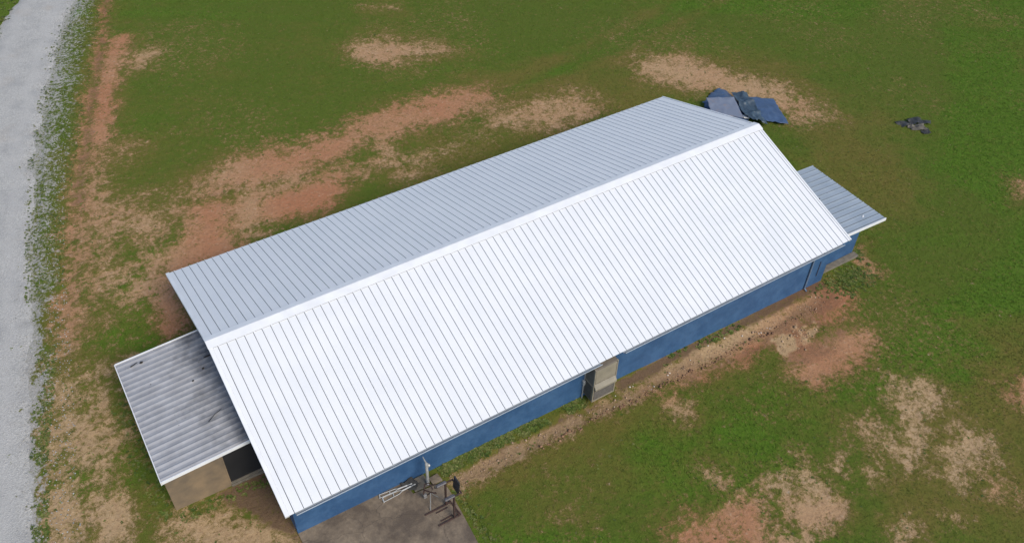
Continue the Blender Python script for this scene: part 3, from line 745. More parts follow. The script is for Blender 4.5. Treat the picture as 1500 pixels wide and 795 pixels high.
MB().prism([(-2.82, -2.97, shed_z(-2.82) - 0.07), (0.28, -2.97, shed_z(0.28) - 0.07), (0.28, 2.55, shed_z(0.28) - 0.07), (-2.82, 2.55, shed_z(-2.82) - 0.07)],
           [(-2.82, -2.97, shed_z(-2.82) - 0.035), (0.28, -2.97, shed_z(0.28) - 0.035), (0.28, 2.55, shed_z(0.28) - 0.035), (-2.82, 2.55, shed_z(-2.82) - 0.035)]).build('roof', M['deck'], shed)
sroof = [c for c in shed.children if c.name.startswith('roof')][0]
NP = 22; PW = (2.55 + 3.0) / NP
mb = MB()
prof = [(0.0, -0.03), (PW, -0.03), (PW, 0.0), (PW * 0.62, 0.0), (PW * 0.47, 0.029), (PW * 0.38, 0.032), (PW * 0.08, 0.004), (0.0, 0.0)]
mb.prism([(-2.86, y, shed_z(-2.86) + n) for y, n in prof], [(0.285, y, shed_z(0.285) + n) for y, n in prof])
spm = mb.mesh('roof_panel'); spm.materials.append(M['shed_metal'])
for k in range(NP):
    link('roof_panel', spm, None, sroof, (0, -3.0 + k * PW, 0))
MB().box(-2.895, -2.864, -3.03, 2.58, shed_z(-2.86) - 0.13, shed_z(-2.86) + 0.02).build('edge_trim', M['trim_white'], sroof)
def xtrim(name, y0, y1, dz0, dz1, mat, par, zf, xa, xb):
    a = [(xa, y0, zf(xa) + dz0), (xa, y1, zf(xa) + dz0), (xa, y1, zf(xa) + dz1), (xa, y0, zf(xa) + dz1)]
    b = [(xb, y0, zf(xb) + dz0), (xb, y1, zf(xb) + dz0), (xb, y1, zf(xb) + dz1), (xb, y0, zf(xb) + dz1)]
    MB().prism(a, b).build(name, mat, par)
xtrim('edge_trim', -3.045, -3.003, -0.09, 0.035, M['trim_white'], sroof, shed_z, -2.86, 0.28)
xtrim('edge_trim', 2.553, 2.59, -0.09, 0.035, M['trim_white'], sroof, shed_z, -2.86, 0.28)

# litter lying on the shed roof
def lump(name, loc, sx, sy, sz, rot, mat, seed, label, cat):
    rnd = random.Random(seed)
    mb = MB(); rings = []
    seg = 9
    for i, (t, rr) in enumerate(((0, 0.85), (0.35, 1.0), (0.75, 0.65), (1.0, 0.2))):
        rings.append([(sx * rr * rnd.uniform(0.75, 1.2) * math.cos(2 * math.pi * k / seg), sy * rr * rnd.uniform(0.75, 1.2) * math.sin(2 * math.pi * k / seg), sz * t) for k in range(seg)])
    n = 0
    for rg in rings: mb.v += rg
    for i in range(3):
        for k in range(seg):
            j = (k + 1) % seg
            mb.f.append((i * seg + k, i * seg + j, (i + 1) * seg + j, (i + 1) * seg + k))
    mb.f.append(tuple(range(seg - 1, -1, -1))); mb.f.append(tuple(range(3 * seg, 4 * seg)))
    o = mb.build(name, mat)
    o.location = loc; o.rotation_euler = (0, 0, rot)
    return tag(o, label, cat)
lump('leaf_clump', (-2.05, 2.14, shed_z(-2.05) + 0.043), 0.07, 0.055, 0.04, 0.3, M['litter'], 1, 'small round dark leaf clump near the back edge of the shed roof', 'litter')
lump('leaf_clump', (0.02, 1.17, shed_z(0.02) + 0.0), 0.17, 0.045, 0.05, 0.05, M['litter'], 2, 'long dark leaf clump on shed roof close under the white roof edge', 'litter')
lump('leaf_clump', (-0.28, 0.74, shed_z(-0.28) + 0.0), 0.05, 0.035, 0.04, 0.6, M['litter'], 3, 'tiny dark clump on the shed roof, right of its middle', 'litter')
lump('leaf_clump', (-0.75, 0.35, shed_z(-0.75) + 0.043), 0.045, 0.035, 0.035, 1.1, M['litter'], 4, 'tiny dark clump at the centre of the shed roof', 'litter')
def twig(pts, r, label):
    o = MB().tube(pts, r, 6, r * 0.5).build('twig', M['litter'])
    return tag(o, label, 'twig')
twig([(-2.42, 2.13, shed_z(-2.4) + 0.066), (-2.3, 2.16, shed_z(-2.3) + 0.07), (-2.16, 2.21, shed_z(-2.16) + 0.066)], 0.022, 'short dark stick beside round leaf clump on shed roof')
twig([(-0.85, -1.62, shed_z(-0.85) + 0.06), (-0.6, -1.45, shed_z(-0.6) + 0.066), (-0.3, -1.33, shed_z(-0.3) + 0.06)], 0.014, 'thin bent twig low down on the shed roof near the dark door')

# ------------------------------------------------------------------ annex at the far end
annex = empty('side_annex', (25.8, -3.5, -0.7))
tag(annex, 'small blue annex with grey-blue ribbed flat roof at the far gable end', 'annex')
def annex_z(x): return 1.80 + (27.38 - x) * 0.06
AY0, AY1, AX0, AX1 = -5.90, -1.66, 24.515, 27.38
for args in ((24.51, 27.05, -5.20, -5.05), (24.51, 27.05, -1.95, -1.80), (26.90, 27.048, -5.048, -1.952)):
    MB().box(*args, -0.95, annex_z(27.2) - 0.06).build('wall', M['wall_blue'], annex)
MB().box(24.52, 27.15, -5.50, -5.21, -0.95, -0.58).build('footing', M['sill'], annex, 0.01)
MB().tube([(27.10, -5.12, annex_z(27.1) - 0.06), (27.10, -5.12, -0.72)], 0.022, 6).build('corner_post', M['fascia'], annex)
mb = MB()
pts = lambda dz: [(AX0, AY0 + 0.03, annex_z(AX0) + dz), (AX1 - 0.03, AY0 + 0.03, annex_z(AX1) + dz), (AX1 - 0.03, AY1 - 0.03, annex_z(AX1) + dz), (AX0, AY1 - 0.03, annex_z(AX0) + dz)]
aroof = mb.prism(pts(-0.09), pts(-0.04)).build('roof', M['deck'], annex)
mb = MB()
AP = (AY1 - AY0) / 14
for prof in ([(0.004, -0.035), (0.05, -0.035), (0.05, 0.012), (0.046, 0.016), (0.014, 0.016), (0.004, 0.006)], [(0.092, -0.035), (AP + 0.003, -0.035), (AP + 0.003, 0.0), (0.092, 0.0)]):
    mb.prism([(AX0, y, annex_z(AX0) + n) for y, n in prof], [(AX1, y, annex_z(AX1) + n) for y, n in prof])
apm = mb.mesh('roof_panel'); apm.materials.append(M['annex_metal'])
for k in range(14): link('roof_panel', apm, None, aroof, (0, AY0 + k * AP, 0))
xtrim('edge_trim', AY0 - 0.04, AY0 - 0.003, -0.11, 0.03, M['trim_white'], aroof, annex_z, AX0, AX1)
xtrim('edge_trim', AY1 + 0.003, AY1 + 0.03, -0.11, 0.03, M['annex_metal'], aroof, annex_z, AX0, AX1)
lump('leaf_clump', (25.65, -3.62, annex_z(25.65) + 0.002), 0.14, 0.04, 0.05, 0.4, M['litter'], 6, 'dark leaf clump lying on the far annex roof', 'litter')
lump('paper_scrap', (26.55, -5.35, annex_z(26.55) + 0.002), 0.10, 0.05, 0.03, 0.5, M['white_scrap'], 7, 'white scrap near the front edge of the annex roof', 'scrap')

# ------------------------------------------------------------------ wall-hung air conditioner
ac = empty('air_conditioner', (12.2, -6.03, -0.05))
tag(ac, 'tall beige wall-hung air conditioner under the front eave', 'air conditioner')
ax0, ax1, ay0, ay1, az0, az1 = 11.66, 12.69, -6.30, -5.752, -0.05, 1.76
MB().box(ax0, ax1, ay0, ay1, az0, az1).build('cabinet', M['ac_dark'], ac, 0.008)
cab = ac.children[0]
MB().box(ax0 + 0.06, ax1 - 0.06, ay0 - 0.018, ay0 - 0.001, 0.98, az1 - 0.05).build('upper_panel', M['ac'], ac, 0.005)
MB().prism([(ax0 + 0.03, ay0 - 0.001, 0.93), (ax0 + 0.03, ay0 - 0.001, 0.66), (ax0 + 0.03, ay0 - 0.12, 0.66), (ax0 + 0.03, ay0 - 0.12, 0.74)],
           [(ax1 - 0.03, ay0 - 0.001, 0.93), (ax1 - 0.03, ay0 - 0.001, 0.66), (ax1 - 0.03, ay0 - 0.12, 0.66), (ax1 - 0.03, ay0 - 0.12, 0.74)]).build('vent_hood', M['ac'], ac, 0.005)
for k in range(9):
    z = 0.06 + k * 0.062
    MB().prism([(ax0 + 0.07, ay0 - 0.002, z + 0.05), (ax0 + 0.07, ay0 - 0.002, z + 0.04), (ax0 + 0.07, ay0 - 0.03, z), (ax0 + 0.07, ay0 - 0.03, z + 0.012)],
               [(ax1 - 0.07, ay0 - 0.002, z + 0.05), (ax1 - 0.07, ay0 - 0.002, z + 0.04), (ax1 - 0.07, ay0 - 0.03, z), (ax1 - 0.07, ay0 - 0.03, z + 0.012)]).build('louvre', M['grille'], ac)
for xa in (ax0 - 0.004, ax1 - 0.046):
    MB().box(xa, xa + 0.05, ay0 - 0.022, ay0 + 0.05, az0 - 0.004, az1 + 0.004).build('corner_trim', M['ac'], ac, 0.004)
MB().box(ax0 + 0.047, ax1 - 0.047, ay0 - 0.022, ay0 - 0.002, az0 - 0.004, az0 + 0.05).build('bottom_rail', M['ac'], ac, 0.004)
MB().box(ax0 - 0.016, ax0 - 0.001, ay0 + 0.09, ay1 - 0.05, 0.02, 0.75).build('side_grille', M['grille'], ac, 0.004)
MB().box(ax0 - 0.014, ax0 - 0.001, ay0 + 0.06, ay1 - 0.02, 0.80, 0.84).build('side_rail', M['ac'], ac, 0.003)
MB().box(ax0 - 0.03, ax0 - 0.001, ay1 - 0.045, ay1 - 0.002, az0 - 0.05, az1).build('mounting_flange', M['steel'], ac)
MB().tube([(ax0 - 0.06, -5.79, 0.55), (ax0 - 0.06, -5.79, 0.0), (ax0 - 0.09, -5.83, -0.3)], 0.02, 6).build('drain_pipe', M['steel'], ac)
MB().box(ax0 - 0.11, ax0 - 0.005, -5.86, -5.755, 0.5, 0.72).build('switch_box', M['steel'], ac, 0.006)

# ------------------------------------------------------------------ things on the concrete pad
def pz(x): return float(gz(x)) + 0.04
# dip station
ds = empty('dip_station', (4.95, -7.54, pz(4.95)))
tag(ds, 'dark rusty steel dip station with padded arms on the concrete pad', 'gym equipment')
for i, y in enumerate((-7.25, -7.83)):
    z0 = pz(4.95)
    MB().bar((4.15 + 0.2 * i, y, z0 + 0.025), (5.14 + 0.06 * i, y, z0 + 0.025), 0.05).build('base_rail', M['dark_steel'], ds, 0.004)
    MB().bar((4.95, y, z0 + 0.05), (4.97, y, z0 + 1.28), 0.06).build('upright', M['dark_steel'], ds, 0.004)
    MB().bar((4.62, y, z0 + 1.305), (5.26, y, z0 + 1.305), 0.045).build('arm', M['dark_steel'], ds, 0.004)
    pad = MB().box(4.62, 5.0, y - 0.06, y + 0.06, z0 + 1.33, z0 + 1.40).build('arm_pad', M['vinyl'], ds, 0.025)
    MB().tube([(4.64, y, z0 + 1.30), (4.58, y, z0 + 1.32), (4.57, y, z0 + 1.46)], 0.016, 6).build('hand_grip', M['rubber'], ds)
    MB().bar((4.97, y, z0 + 0.5), (5.14, y, z0 + 0.04), 0.035).build('rear_brace', M['dark_steel'], ds)
    MB().bar((4.5, y + 0.12 * (1 if i else -1), z0 + 0.02), (4.94, y + 0.12 * (1 if i else -1), z0 + 0.02), 0.03).build('foot_rest', M['dark_steel'], ds)
z0 = pz(4.95)
MB().bar((5.14, -7.28, z0 + 0.025), (5.18, -7.80, z0 + 0.025), 0.045).build('cross_rail', M['dark_steel'], ds, 0.004)
MB().bar((5.24, -7.22, z0 + 1.30), (5.24, -7.86, z0 + 1.30), 0.04).build('cross_rail', M['dark_steel'], ds, 0.004)
MB().slab([(5.17, -7.36, z0 + 1.08), (5.17, -7.72, z0 + 1.08), (5.23, -7.72, z0 + 1.66), (5.23, -7.36, z0 + 1.66)], (-1, 0, 0.1), 0.05).build('back_pad', M['black_vinyl'], ds, 0.012)
# bare folding frame standing beside it
fr = empty('folding_stand', (4.55, -6.9, pz(4.5)))
tag(fr, 'small jumble of dark tubes with a pale leg, beside the dip station', 'stand')
z0 = pz(4.5)
MB().tube([(4.40, -7.17, z0 + 0.01), (4.56, -6.93, z0 + 0.62)], 0.018, 6).build('leg', M['old_alu'], fr)
MB().tube([(4.44, -6.62, z0 + 0.01), (4.56, -6.93, z0 + 0.62)], 0.02, 6).build('leg', M['dark_steel'], fr)
MB().tube([(4.86, -6.86, z0 + 0.01), (4.56, -6.90, z0 + 0.60)], 0.016, 6).build('leg', M['old_alu'], fr)
MB().tube([(4.45, -6.70, z0 + 0.55), (4.62, -7.0, z0 + 0.66), (4.74, -6.98, z0 + 0.52)], 0.026, 6).build('head_bar', M['dark_steel'], fr)
MB().tube([(4.40, -6.72, z0 + 0.35), (4.52, -6.60, z0 + 0.7), (4.66, -6.64, z0 + 0.74), (4.70, -6.85, z0 + 0.6)], 0.024, 6).build('hoop', M['dark_steel'], fr)
MB().box(4.38, 4.50, -6.79, -6.70, z0 + 0.18, z0 + 0.36).build('clamp', M['old_alu'], fr, 0.01)
# galvanised post
gp = empty('pipe_post', (4.81, -6.24, pz(4.8)))
tag(gp, 'leaning galvanised pipe with clamp and thin bent top, beside the wall', 'pipe')
z0 = pz(4.8)
MB().tube([(4.81, -6.24, z0 + 0.002), (4.81, -6.23, z0 + 1.24)], 0.052, 10).build('pipe', M['alu'], gp)
MB().tube([(4.80, -6.23, z0 + 1.20), (4.79, -6.22, z0 + 1.34), (4.75, -6.20, z0 + 1.50), (4.72, -6.19, z0 + 1.66)], 0.036, 8, 0.014).build('bent_top', M['steel'], gp)
MB().box(4.85, 4.92, -6.29, -6.21, z0 + 1.06, z0 + 1.16).build('clamp', M['alu'], gp, 0.01)
MB().tube([(4.78, -6.27, z0 + 0.012), (5.06, -6.42, z0 + 0.012)], 0.02, 6).build('foot', M['dark_steel'], gp)
# crutches
def crutch(pa, pb, pj, pt, label):
    pa, pb, pj, pt = [Vector((p[0], p[1], pz(p[0]) + h)) for p, h in ((pa, 0.035), (pb, 0.035), (pj, 0.06), (pt, 0.09))]
    root = empty('crutch', tuple((pj.x, pj.y, pz(pj.x))))
    tag(root, label, 'crutch', 'crutches lying on the pad')
    d = (pt - pj).normalized()
    MB().tube([pa - (pb - pa) * 0.1, pb + (pb - pa) * 0.1], 0.024, 8).build('armpit_pad', M['alu'], root)
    for q in (pa, pb):
        k = pj.lerp(q, 0.22) + (q - (pa + pb) / 2) * 0.5
        MB().tube([q, k.lerp(q, 0.25), k, pj], 0.0125, 6).build('side_tube', M['alu'], root)
    ga, gb = pj.lerp(pa, 0.48), pj.lerp(pb, 0.48)
    e = (gb - ga).normalized()
    MB().tube([ga - e * 0.03, gb + e * 0.03], 0.017, 6).build('hand_grip', M['alu'], root)
    MB().tube([pj - d * 0.05, pj + d * (pt - pj).length * 0.62], 0.026, 8).build('shaft', M['alu'], root)
    MB().tube([pj + d * (pt - pj).length * 0.62, pt - d * 0.06], 0.013, 6).build('extension', M['steel'], root)
    MB().tube([pt - d * 0.06, pt], 0.02, 6).build('tip', M['alu'], root)
crutch((3.23, -5.94), (3.20, -6.12), (3.95, -6.05), (4.42, -6.06), 'pale aluminium crutch lying on the pad, the one farther from the wall')
crutch((3.19, -5.79), (3.15, -5.91), (3.87, -5.92), (4.33, -5.985), 'pale aluminium crutch lying on the pad, the one nearer the wall')

def cloth(name, quad, nu, nv, amp, mat, seed, label, cat, group=None, edge=0.12, freq=2.2, thick=0.006, parent=None, dome=0.0, fold=0.0):
    rnd = np.random.default_rng(seed)
    q = [np.array(p, float) for p in quad]
    u, v = np.meshgrid(np.linspace(0, 1, nu), np.linspace(0, 1, nv))
    ue = u + (fbm(v * 4, v * 0 + seed, 1.0, 3, 0.6, seed) - 0.5) * edge * (np.abs(u - 0.5) * 2) ** 4
    ve = v + (fbm(u * 4, u * 0 + seed * 2, 1.0, 3, 0.6, seed + 3) - 0.5) * edge * (np.abs(v - 0.5) * 2) ** 4
    P = (q[0] * ((1 - ue) * (1 - ve))[..., None] + q[1] * (ue * (1 - ve))[..., None] + q[2] * (ue * ve)[..., None] + q[3] * ((1 - ue) * ve)[..., None])
    n = fbm(P[..., 0], P[..., 1], freq, 4, 0.55, seed)
    ridged = 1 - np.abs(2 * fbm(P[..., 0] + 5, P[..., 1], freq * 0.8, 3, 0.5, seed + 7) - 1)
    P[..., 2] += (n - 0.4) * amp + ridged ** 3 * fold + dome * np.sin(np.pi * u) * np.sin(np.pi * v)
    verts = P.reshape(-1, 3).tolist(); faces = []
    for j in range(nv - 1):
        for i in range(nu - 1):
            a = j * nu + i
            faces.append((a, a + 1, a + nu + 1, a + nu))
    me = bpy.data.meshes.new(name); me.from_pydata(verts, [], faces)
    for p in me.polygons: p.use_smooth = True
    o = link(name, me, mat, parent)
    s = o.modifiers.new('thickness', 'SOLIDIFY'); s.thickness = thick; s.offset = 1
    if label: tag(o, label, cat, group)
    return o
z0 = pz(4.1)
cloth('dark_cloth', [(4.22, -6.22, z0 + 0.004), (4.60, -6.10, z0 + 0.004), (4.42, -5.79, z0 + 0.10), (3.95, -5.79, z0 + 0.06)], 22, 22, 0.05, M['cloth_dark'], 5, 'dirty dark cloth crumpled between the crutches and the wall', 'cloth', edge=0.4, freq=5, fold=0.03)

# ------------------------------------------------------------------ tarpaulins behind the far corner
gt = -0.83
# heap under the tarps: stacked boards
def pile_block(cx, cy, sx, sy, z0, z1, rot):
    mb = MB(); c, s = math.cos(rot), math.sin(rot)
    a = [(cx + c * x - s * y, cy + s * x + c * y, z0) for x, y in ((-sx, -sy), (sx, -sy), (sx, sy), (-sx, sy))]
    return mb.prism(a, [(p[0], p[1], z1) for p in a])
cloth('tarpaulin', [(29.05, 7.60, gt + 0.02), (31.30, 8.35, gt + 0.08), (31.35, 5.6, gt + 0.10), (29.3, 4.4, gt + 0.02)], 40, 40, 0.16, M['tarp_blue'], 12, 'blue tarpaulin spread over a heap, under the grey square sheet', 'tarpaulin', 'tarpaulins behind the roof corner', edge=0.16, freq=1.4, dome=0.42, fold=0.05)
cloth('tarpaulin', [(29.30, 7.45, -0.26), (30.66, 6.72, -0.26), (29.75, 4.95, -0.28), (28.70, 6.30, -0.38)], 34, 34, 0.05, M['tarp_grey'], 14, 'faded grey square tarpaulin lying on top of the blue heap', 'tarpaulin', 'tarpaulins behind the roof corner', edge=0.05, freq=1.6, fold=0.04)
cloth('tarpaulin', [(31.00, 7.25, -0.42), (31.75, 6.80, -0.50), (30.85, 4.05, -0.72), (30.05, 5.05, -0.46)], 44, 60, 0.26, M['tarp_dark'], 17, 'dark teal tarpaulin bunched up between the grey sheet and the flat blue sheet', 'tarpaulin', 'tarpaulins behind the roof corner', edge=0.25, freq=1.5, fold=0.20)
cloth('tarpaulin', [(31.45, 6.80, -0.60), (33.02, 5.95, -0.68), (31.98, 3.72, -0.72), (30.95, 4.50, -0.62)], 50, 50, 0.10, M['tarp_blue'], 23, 'flat bright blue tarpaulin nearest the open field', 'tarpaulin', 'tarpaulins behind the roof corner', edge=0.12, freq=1.3, fold=0.06)
o = MB().slab([(30.12, 5.38, -0.44), (30.42, 5.22, -0.46), (30.34, 5.02, -0.52), (30.06, 5.18, -0.50)], (0, 0, 1), 0.02).build('white_board', M['white_scrap'])
tag(o, 'small white board poking out beneath the bunched dark tarpaulin', 'board')

# ------------------------------------------------------------------ dark scraps out in the field
gd = -1.01
cloth('plastic_scrap', [(37.45, 1.15, gd), (38.05, 0.95, gd + 0.06), (38.10, 0.55, gd + 0.08), (37.55, 0.55, gd)], 22, 18, 0.10, M['plastic_dark'], 31, 'leftmost dark plastic scrap of the litter out in the grass', 'plastic scrap', 'scraps in the grass', edge=0.4, freq=3, fold=0.08)
cloth('plastic_scrap', [(38.25, 1.05, gd), (38.95, 0.65, gd + 0.06), (38.60, 0.20, gd + 0.14), (38.00, 0.50, gd + 0.1)], 24, 22, 0.14, M['plastic_dark'], 33, 'largest dark plastic scrap at the middle of the litter in the grass', 'plastic scrap', 'scraps in the grass', edge=0.4, freq=3, fold=0.14)
cloth('plastic_scrap', [(38.80, 0.62, gd), (39.35, 0.25, gd + 0.02), (39.10, 0.02, gd + 0.03), (38.70, 0.22, gd + 0.06)], 18, 16, 0.14, M['plastic_dark'], 36, 'small dark plastic scrap at the far right of the litter in the grass', 'plastic scrap', 'scraps in the grass', edge=0.4, freq=3.5, fold=0.06)
cloth('sacking_scrap', [(37.75, 0.58, gd + 0.02), (38.55, 0.18, gd + 0.10), (38.45, -0.30, gd + 0.02), (37.75, 0.20, gd)], 24, 20, 0.16, M['scrap_brown'], 38, 'grey-brown crumpled sacking among the dark scraps in the grass', 'sacking', edge=0.4, freq=3, fold=0.12)
cloth('plastic_scrap', [(38.10, -0.10, gd), (38.60, -0.18, gd + 0.05), (38.45, -0.55, gd), (38.00, -0.42, gd)], 18, 14, 0.14, M['plastic_dark'], 41, 'dark plastic scrap at the near end of the litter in the grass', 'plastic scrap', 'scraps in the grass', edge=0.4, freq=3.5, fold=0.06)

# ------------------------------------------------------------------ grass, weeds, stones
rng = np.random.default_rng(5)
VIEW = [(-13, -4), (-6, 43), (62, 9), (23, -22)]
def blocked(x, y):
    b = (x > -2.95) & (x < 0.35) & (y > -3.05) & (y < 2.6)
    b |= (x > 0.2) & (x < 24.6) & (y > -5.8) & (y < 5.85)
    b |= (x > 24.4) & (x < 27.2) & (y > -5.55) & (y < -1.7)
    b |= (x > 0.25) & (x < 5.4) & (y < -5.7) & (y > -16.2)
    return b
def mesh_from(name, verts, faces, tint, mat):
    me = bpy.data.meshes.new(name)
    me.vertices.add(len(verts)); me.vertices.foreach_set('co', verts.astype(np.float32).ravel())
    k = faces.shape[1]
    me.loops.add(faces.size); me.polygons.add(len(faces))
    me.loops.foreach_set('vertex_index', faces.astype(np.int32).ravel())
    me.polygons.foreach_set('loop_start', (np.arange(len(faces)) * k).astype(np.int32))
    me.update(calc_edges=True)
    set_color(me, 'tint', tint)
    return link(name, me, mat)

def scatter_grass(n_try):
    x = rng.uniform(-12, 61, n_try); y = rng.uniform(-21, 42, n_try)
    k = signed_dist(x, y, VIEW) < 0
    x, y = x[k], y[k]
    s, rd, g, lu, ol, br = fields(x, y)
    t = (x - line_x(ROAD_R, y))
    keep = ~blocked(x, y) & ((t > -0.1) | (t < -3.2))
    p = (1 - sstep(0.20, 0.75, s)) * (1 - 0.75 * sstep(0.3, 0.8, g)) * (1 - 0.9 * br) + 0.035
    keep &= rng.random(len(x)) < p
    x, y, s, g, lu, ol = [q[keep] for q in (x, y, s, g, lu, ol)]
    z = ground_height(x, y, s, g)
    n = len(x)
    B = 3
    ang = rng.uniform(0, 2 * np.pi, (n, B)); hgt = rng.uniform(0.03, 0.075, (n, B)) * (0.8 + 0.6 * lu[:, None]); lean = rng.uniform(0.2, 1.2, (n, B)) * hgt
    wd = rng.uniform(0.005, 0.012, (n, B)); off = rng.uniform(-0.035, 0.035, (n, B, 2))
    bx = x[:, None] + off[..., 0]; by = y[:, None] + off[..., 1]; bz = np.repeat(z[:, None], B, 1) - 0.006
    ca, sa = np.cos(ang), np.sin(ang)
    v0 = np.stack([bx - sa * wd, by + ca * wd, bz], -1); v1 = np.stack([bx + sa * wd, by - ca * wd, bz], -1)
    v2 = np.stack([bx + ca * lean, by + sa * lean, bz + hgt], -1)
    V = np.stack([v0, v1, v2], 2).reshape(-1, 3)
    F = np.arange(len(V)).reshape(-1, 3)
    green = np.array([0.104, 0.155, 0.019]); lushc = np.array([0.098, 0.190, 0.016]); oli = np.array([0.165, 0.145, 0.033]); dark = np.array([0.056, 0.090, 0.010])
    c = green + (lushc - green) * lu[:, None]
    c = c + (oli - c) * (ol[:, None] * 0.8)
    mixd = rng.random((n, 1)) ** 2
    c = c + (dark - c) * mixd * 0.8
    c = c * rng.uniform(0.8, 1.25, (n, 1))
    o = mesh_from('grass', V, F, np.repeat(c, B * 3, 0), M['blades'])
    tag(o, 'short patchy green turf covering the field', 'grass', kind='stuff')
    return n
n_grass = scatter_grass(680000)

def scatter_weeds():
    X = []; Y = []; S = []; 
    def add(x, y, s): X.append(x); Y.append(y); S.append(s)
    # gravel margin along the road
    n = 9000
    yy = rng.uniform(-8, 41, n); tt = rng.random(n) ** 0.9
    xx = line_x(ROAD_R, yy) + (line_x(STRIP_R, yy) - line_x(ROAD_R, yy)) * (tt * 1.25 - 0.18)
    dens = fbm(xx, yy, 0.75, 3, 0.6, 101)
    k = (dens + (tt - 0.5) * 0.22 + rng.normal(0, 0.05, n) - 0.10 * (1 - sstep(4, 12, yy)) > 0.455) & ~blocked(xx, yy)
    add(xx[k], yy[k], rng.uniform(0.025, 0.085, k.sum()))
    n = 60; yy = rng.uniform(-6, 36, n); xx = line_x(ROAD_R, yy) - rng.uniform(0, 1.6, n); add(xx, yy, rng.uniform(0.04, 0.10, n))
    n = 160; yy = rng.uniform(30, 41, n); xx = line_x(ROAD_R, yy) - 3.1 - rng.uniform(-0.2, 2.0, n); add(xx, yy + 1.4, rng.uniform(0.06, 0.16, n))
    # leafy strip under the front wall
    n = 900; xx = rng.uniform(5.2, 11.6, n); yy = -5.80 - rng.random(n) ** 1.5 * 0.42
    k = fbm(xx, yy, 1.2, 2, 0.5, 111) > 0.40; add(xx[k], yy[k], rng.uniform(0.05, 0.14, k.sum()))
    n = 200; xx = rng.uniform(12.9, 23.5, n); yy = -5.80 - rng.random(n) ** 2 * 0.35
    k = fbm(xx, yy, 0.8, 2, 0.5, 117) > 0.56; add(xx[k], yy[k], rng.uniform(0.05, 0.16, k.sum()))
    # rank growth by the annex
    n = 420; xx = rng.normal(25.6, 0.75, n); yy = rng.normal(-6.35, 0.42, n)
    k = (yy < -5.6) & (xx < 27.4); add(xx[k], yy[k], rng.uniform(0.05, 0.13, k.sum()))
    n = 40; xx = rng.normal(27.2, 0.15, n); yy = rng.normal(-5.3, 0.2, n); add(xx, yy, rng.uniform(0.08, 0.2, n))
    # round the shed and along the pad edge
    n = 120; xx = rng.uniform(-2.9, 0.2, n); yy = -3.02 - rng.random(n) ** 1.6 * 0.5; add(xx, yy, rng.uniform(0.04, 0.10, n))
    n = 160; yy = rng.uniform(-3.2, 2.5, n); xx = -3.0 - rng.random(n) ** 1.6 * 0.6; add(xx, yy, rng.uniform(0.04, 0.11, n))
    n = 220; yy = rng.uniform(-12, -6.9, n); xx = 5.42 + rng.random(n) ** 2 * 0.5; add(xx, yy, rng.uniform(0.04, 0.10, n))
    # clover-like clumps through the turf and loose tufts on the bare soil
    n = 20000; xx = rng.uniform(-8, 50, n); yy = rng.uniform(-18, 38, n)
    k = (signed_dist(xx, yy, VIEW) < 0) & ~blocked(xx, yy) & (xx > line_x(STRIP_R, yy)); xx, yy = xx[k], yy[k]
    s, rd, g, lu, ol, br = fields(xx, yy)
    k = (rng.random(len(xx)) < np.where(s > 0.3, 0.40 * (1 - sstep(0.85, 1.05, s)) + 0.12, 0.14)) & (br < 0.5)
    add(xx[k], yy[k], rng.uniform(0.025, 0.08, k.sum()))
    x = np.concatenate(X); y = np.concatenate(Y); sc = np.concatenate(S)
    ok = ~blocked(x, y); x, y, sc = x[ok], y[ok], sc[ok]
    s, rd, g, lu, ol, br = fields(x, y)
    z = ground_height(x, y, s, g)
    z = np.where(x < line_x(ROAD_R, y), gz(x) + 0.03, z)
    n = len(x); B = 11
    ang = rng.uniform(0, 2 * np.pi, (n, B)); r = sc[:, None] * rng.uniform(0.3, 1.0, (n, B)); h = sc[:, None] * rng.uniform(0.08, 0.38, (n, B)); w = sc[:, None] * rng.uniform(0.14, 0.30, (n, B))
    ca, sa = np.cos(ang), np.sin(ang)
    def pt(rad, side, hh): return np.stack([x[:, None] + ca * rad - sa * side, y[:, None] + sa * rad + ca * side, z[:, None] + hh], -1)
    v = np.stack([pt(r * 0.1, w * 0, h * 0.2), pt(r * 0.6, w, h), pt(r * 1.1, w * 0, h * 0.75), pt(r * 0.6, -w, h)], 2).reshape(-1, 3)
    F = np.arange(len(v)).reshape(-1, 4)
    base = np.array([0.100, 0.145, 0.024]); pale = np.array([0.165, 0.180, 0.052]); deep = np.array([0.060, 0.100, 0.017])
    m = rng.random((n, 1))
    c = np.where(m < 0.40, base, np.where(m < 0.82, pale, deep)) * rng.uniform(0.8, 1.2, (n, 1))
    o = mesh_from('weeds', v, F, np.repeat(c, B * 4, 0), M['leaves'])
    tag(o, 'leafy green weeds along the road margin and walls', 'weeds', kind='stuff')
scatter_weeds()

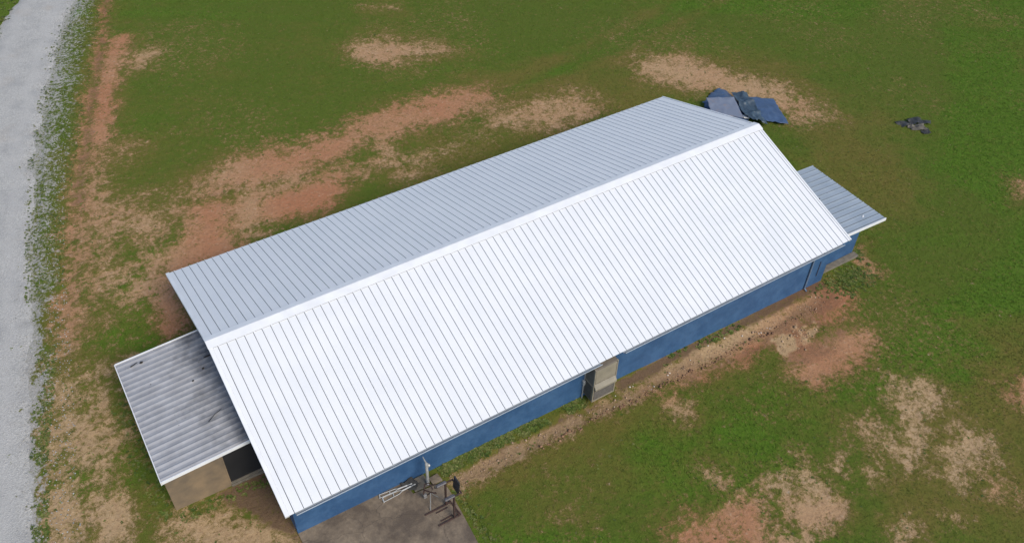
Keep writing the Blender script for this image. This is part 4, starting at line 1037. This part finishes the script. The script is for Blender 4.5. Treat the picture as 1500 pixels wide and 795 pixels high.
def scatter_stones():
    X = []; Y = []; S = []; C = []
    n = 420
    xx = rng.uniform(5.6, 24, n); yy = -6.55 - 0.006 * (xx - 12) + rng.normal(0, 0.16, n)
    X.append(xx); Y.append(yy); S.append(rng.gamma(2.0, 0.009, n) + 0.008); C.append(np.array([0.34, 0.235, 0.155]) * rng.uniform(0.7, 1.3, (n, 1)))
    n = 350
    xx = rng.uniform(9, 23, n); yy = -6.78 - rng.random(n) * 0.25
    X.append(xx); Y.append(yy); S.append(rng.gamma(2.0, 0.012, n) + 0.008); C.append(np.array([0.25, 0.145, 0.09]) * rng.uniform(0.7, 1.3, (n, 1)))
    n = 22
    xx = rng.uniform(12, 24, n); yy = rng.uniform(-6.9, -6.1, n)
    X.append(xx); Y.append(yy); S.append(rng.uniform(0.025, 0.05, n)); C.append(np.array([0.62, 0.55, 0.48]) * rng.uniform(0.8, 1.2, (n, 1)))
    n = 60
    xx = rng.normal(21.3, 0.5, n); yy = rng.normal(-7.7, 0.3, n)
    X.append(xx); Y.append(yy); S.append(rng.gamma(2.0, 0.012, n) + 0.01); C.append(np.array([0.40, 0.28, 0.18]) * rng.uniform(0.7, 1.3, (n, 1)))
    n = 7000
    yy = rng.uniform(-8, 40, n); xx = line_x(ROAD_R, yy) + rng.uniform(-2.6, 1.4, n)
    X.append(xx); Y.append(yy); S.append(rng.uniform(0.012, 0.034, n)); C.append(np.array([0.40, 0.40, 0.39]) * rng.uniform(0.65, 1.2, (n, 1)))
    x = np.concatenate(X); y = np.concatenate(Y); sc = np.concatenate(S); c = np.concatenate(C)
    ok = ~blocked(x, y); x, y, sc, c = x[ok], y[ok], sc[ok], c[ok]
    s, rd, g, lu, ol, br = fields(x, y)
    z = ground_height(x, y, s, g)
    z = np.where(x < line_x(ROAD_R, y) - 0.1, gz(x) + 0.035, z)
    octa = np.array([(1, 0, 0), (0, 1, 0), (-1, 0, 0), (0, -1, 0), (0, 0, 0.8), (0, 0, -0.5)])
    of = np.array([(0, 1, 4), (1, 2, 4), (2, 3, 4), (3, 0, 4), (1, 0, 5), (2, 1, 5), (3, 2, 5), (0, 3, 5)])
    n = len(x)
    ang = rng.uniform(0, 2 * np.pi, n)
    jit = rng.uniform(0.65, 1.35, (n, 6, 3))
    o3 = octa[None] * jit * sc[:, None, None]
    ca, sa = np.cos(ang)[:, None], np.sin(ang)[:, None]
    v = np.stack([x[:, None] + o3[..., 0] * ca - o3[..., 1] * sa, y[:, None] + o3[..., 0] * sa + o3[..., 1] * ca, z[:, None] + o3[..., 2] + 0.2 * sc[:, None]], -1).reshape(-1, 3)
    F = (of[None] + (np.arange(n) * 6)[:, None, None]).reshape(-1, 3)
    o = mesh_from('loose_stones', v, F, np.repeat(c, 6, 0), M['stones'])
    tag(o, 'loose stones and clods in the channel and on the road margin', 'stones', kind='stuff')
scatter_stones()
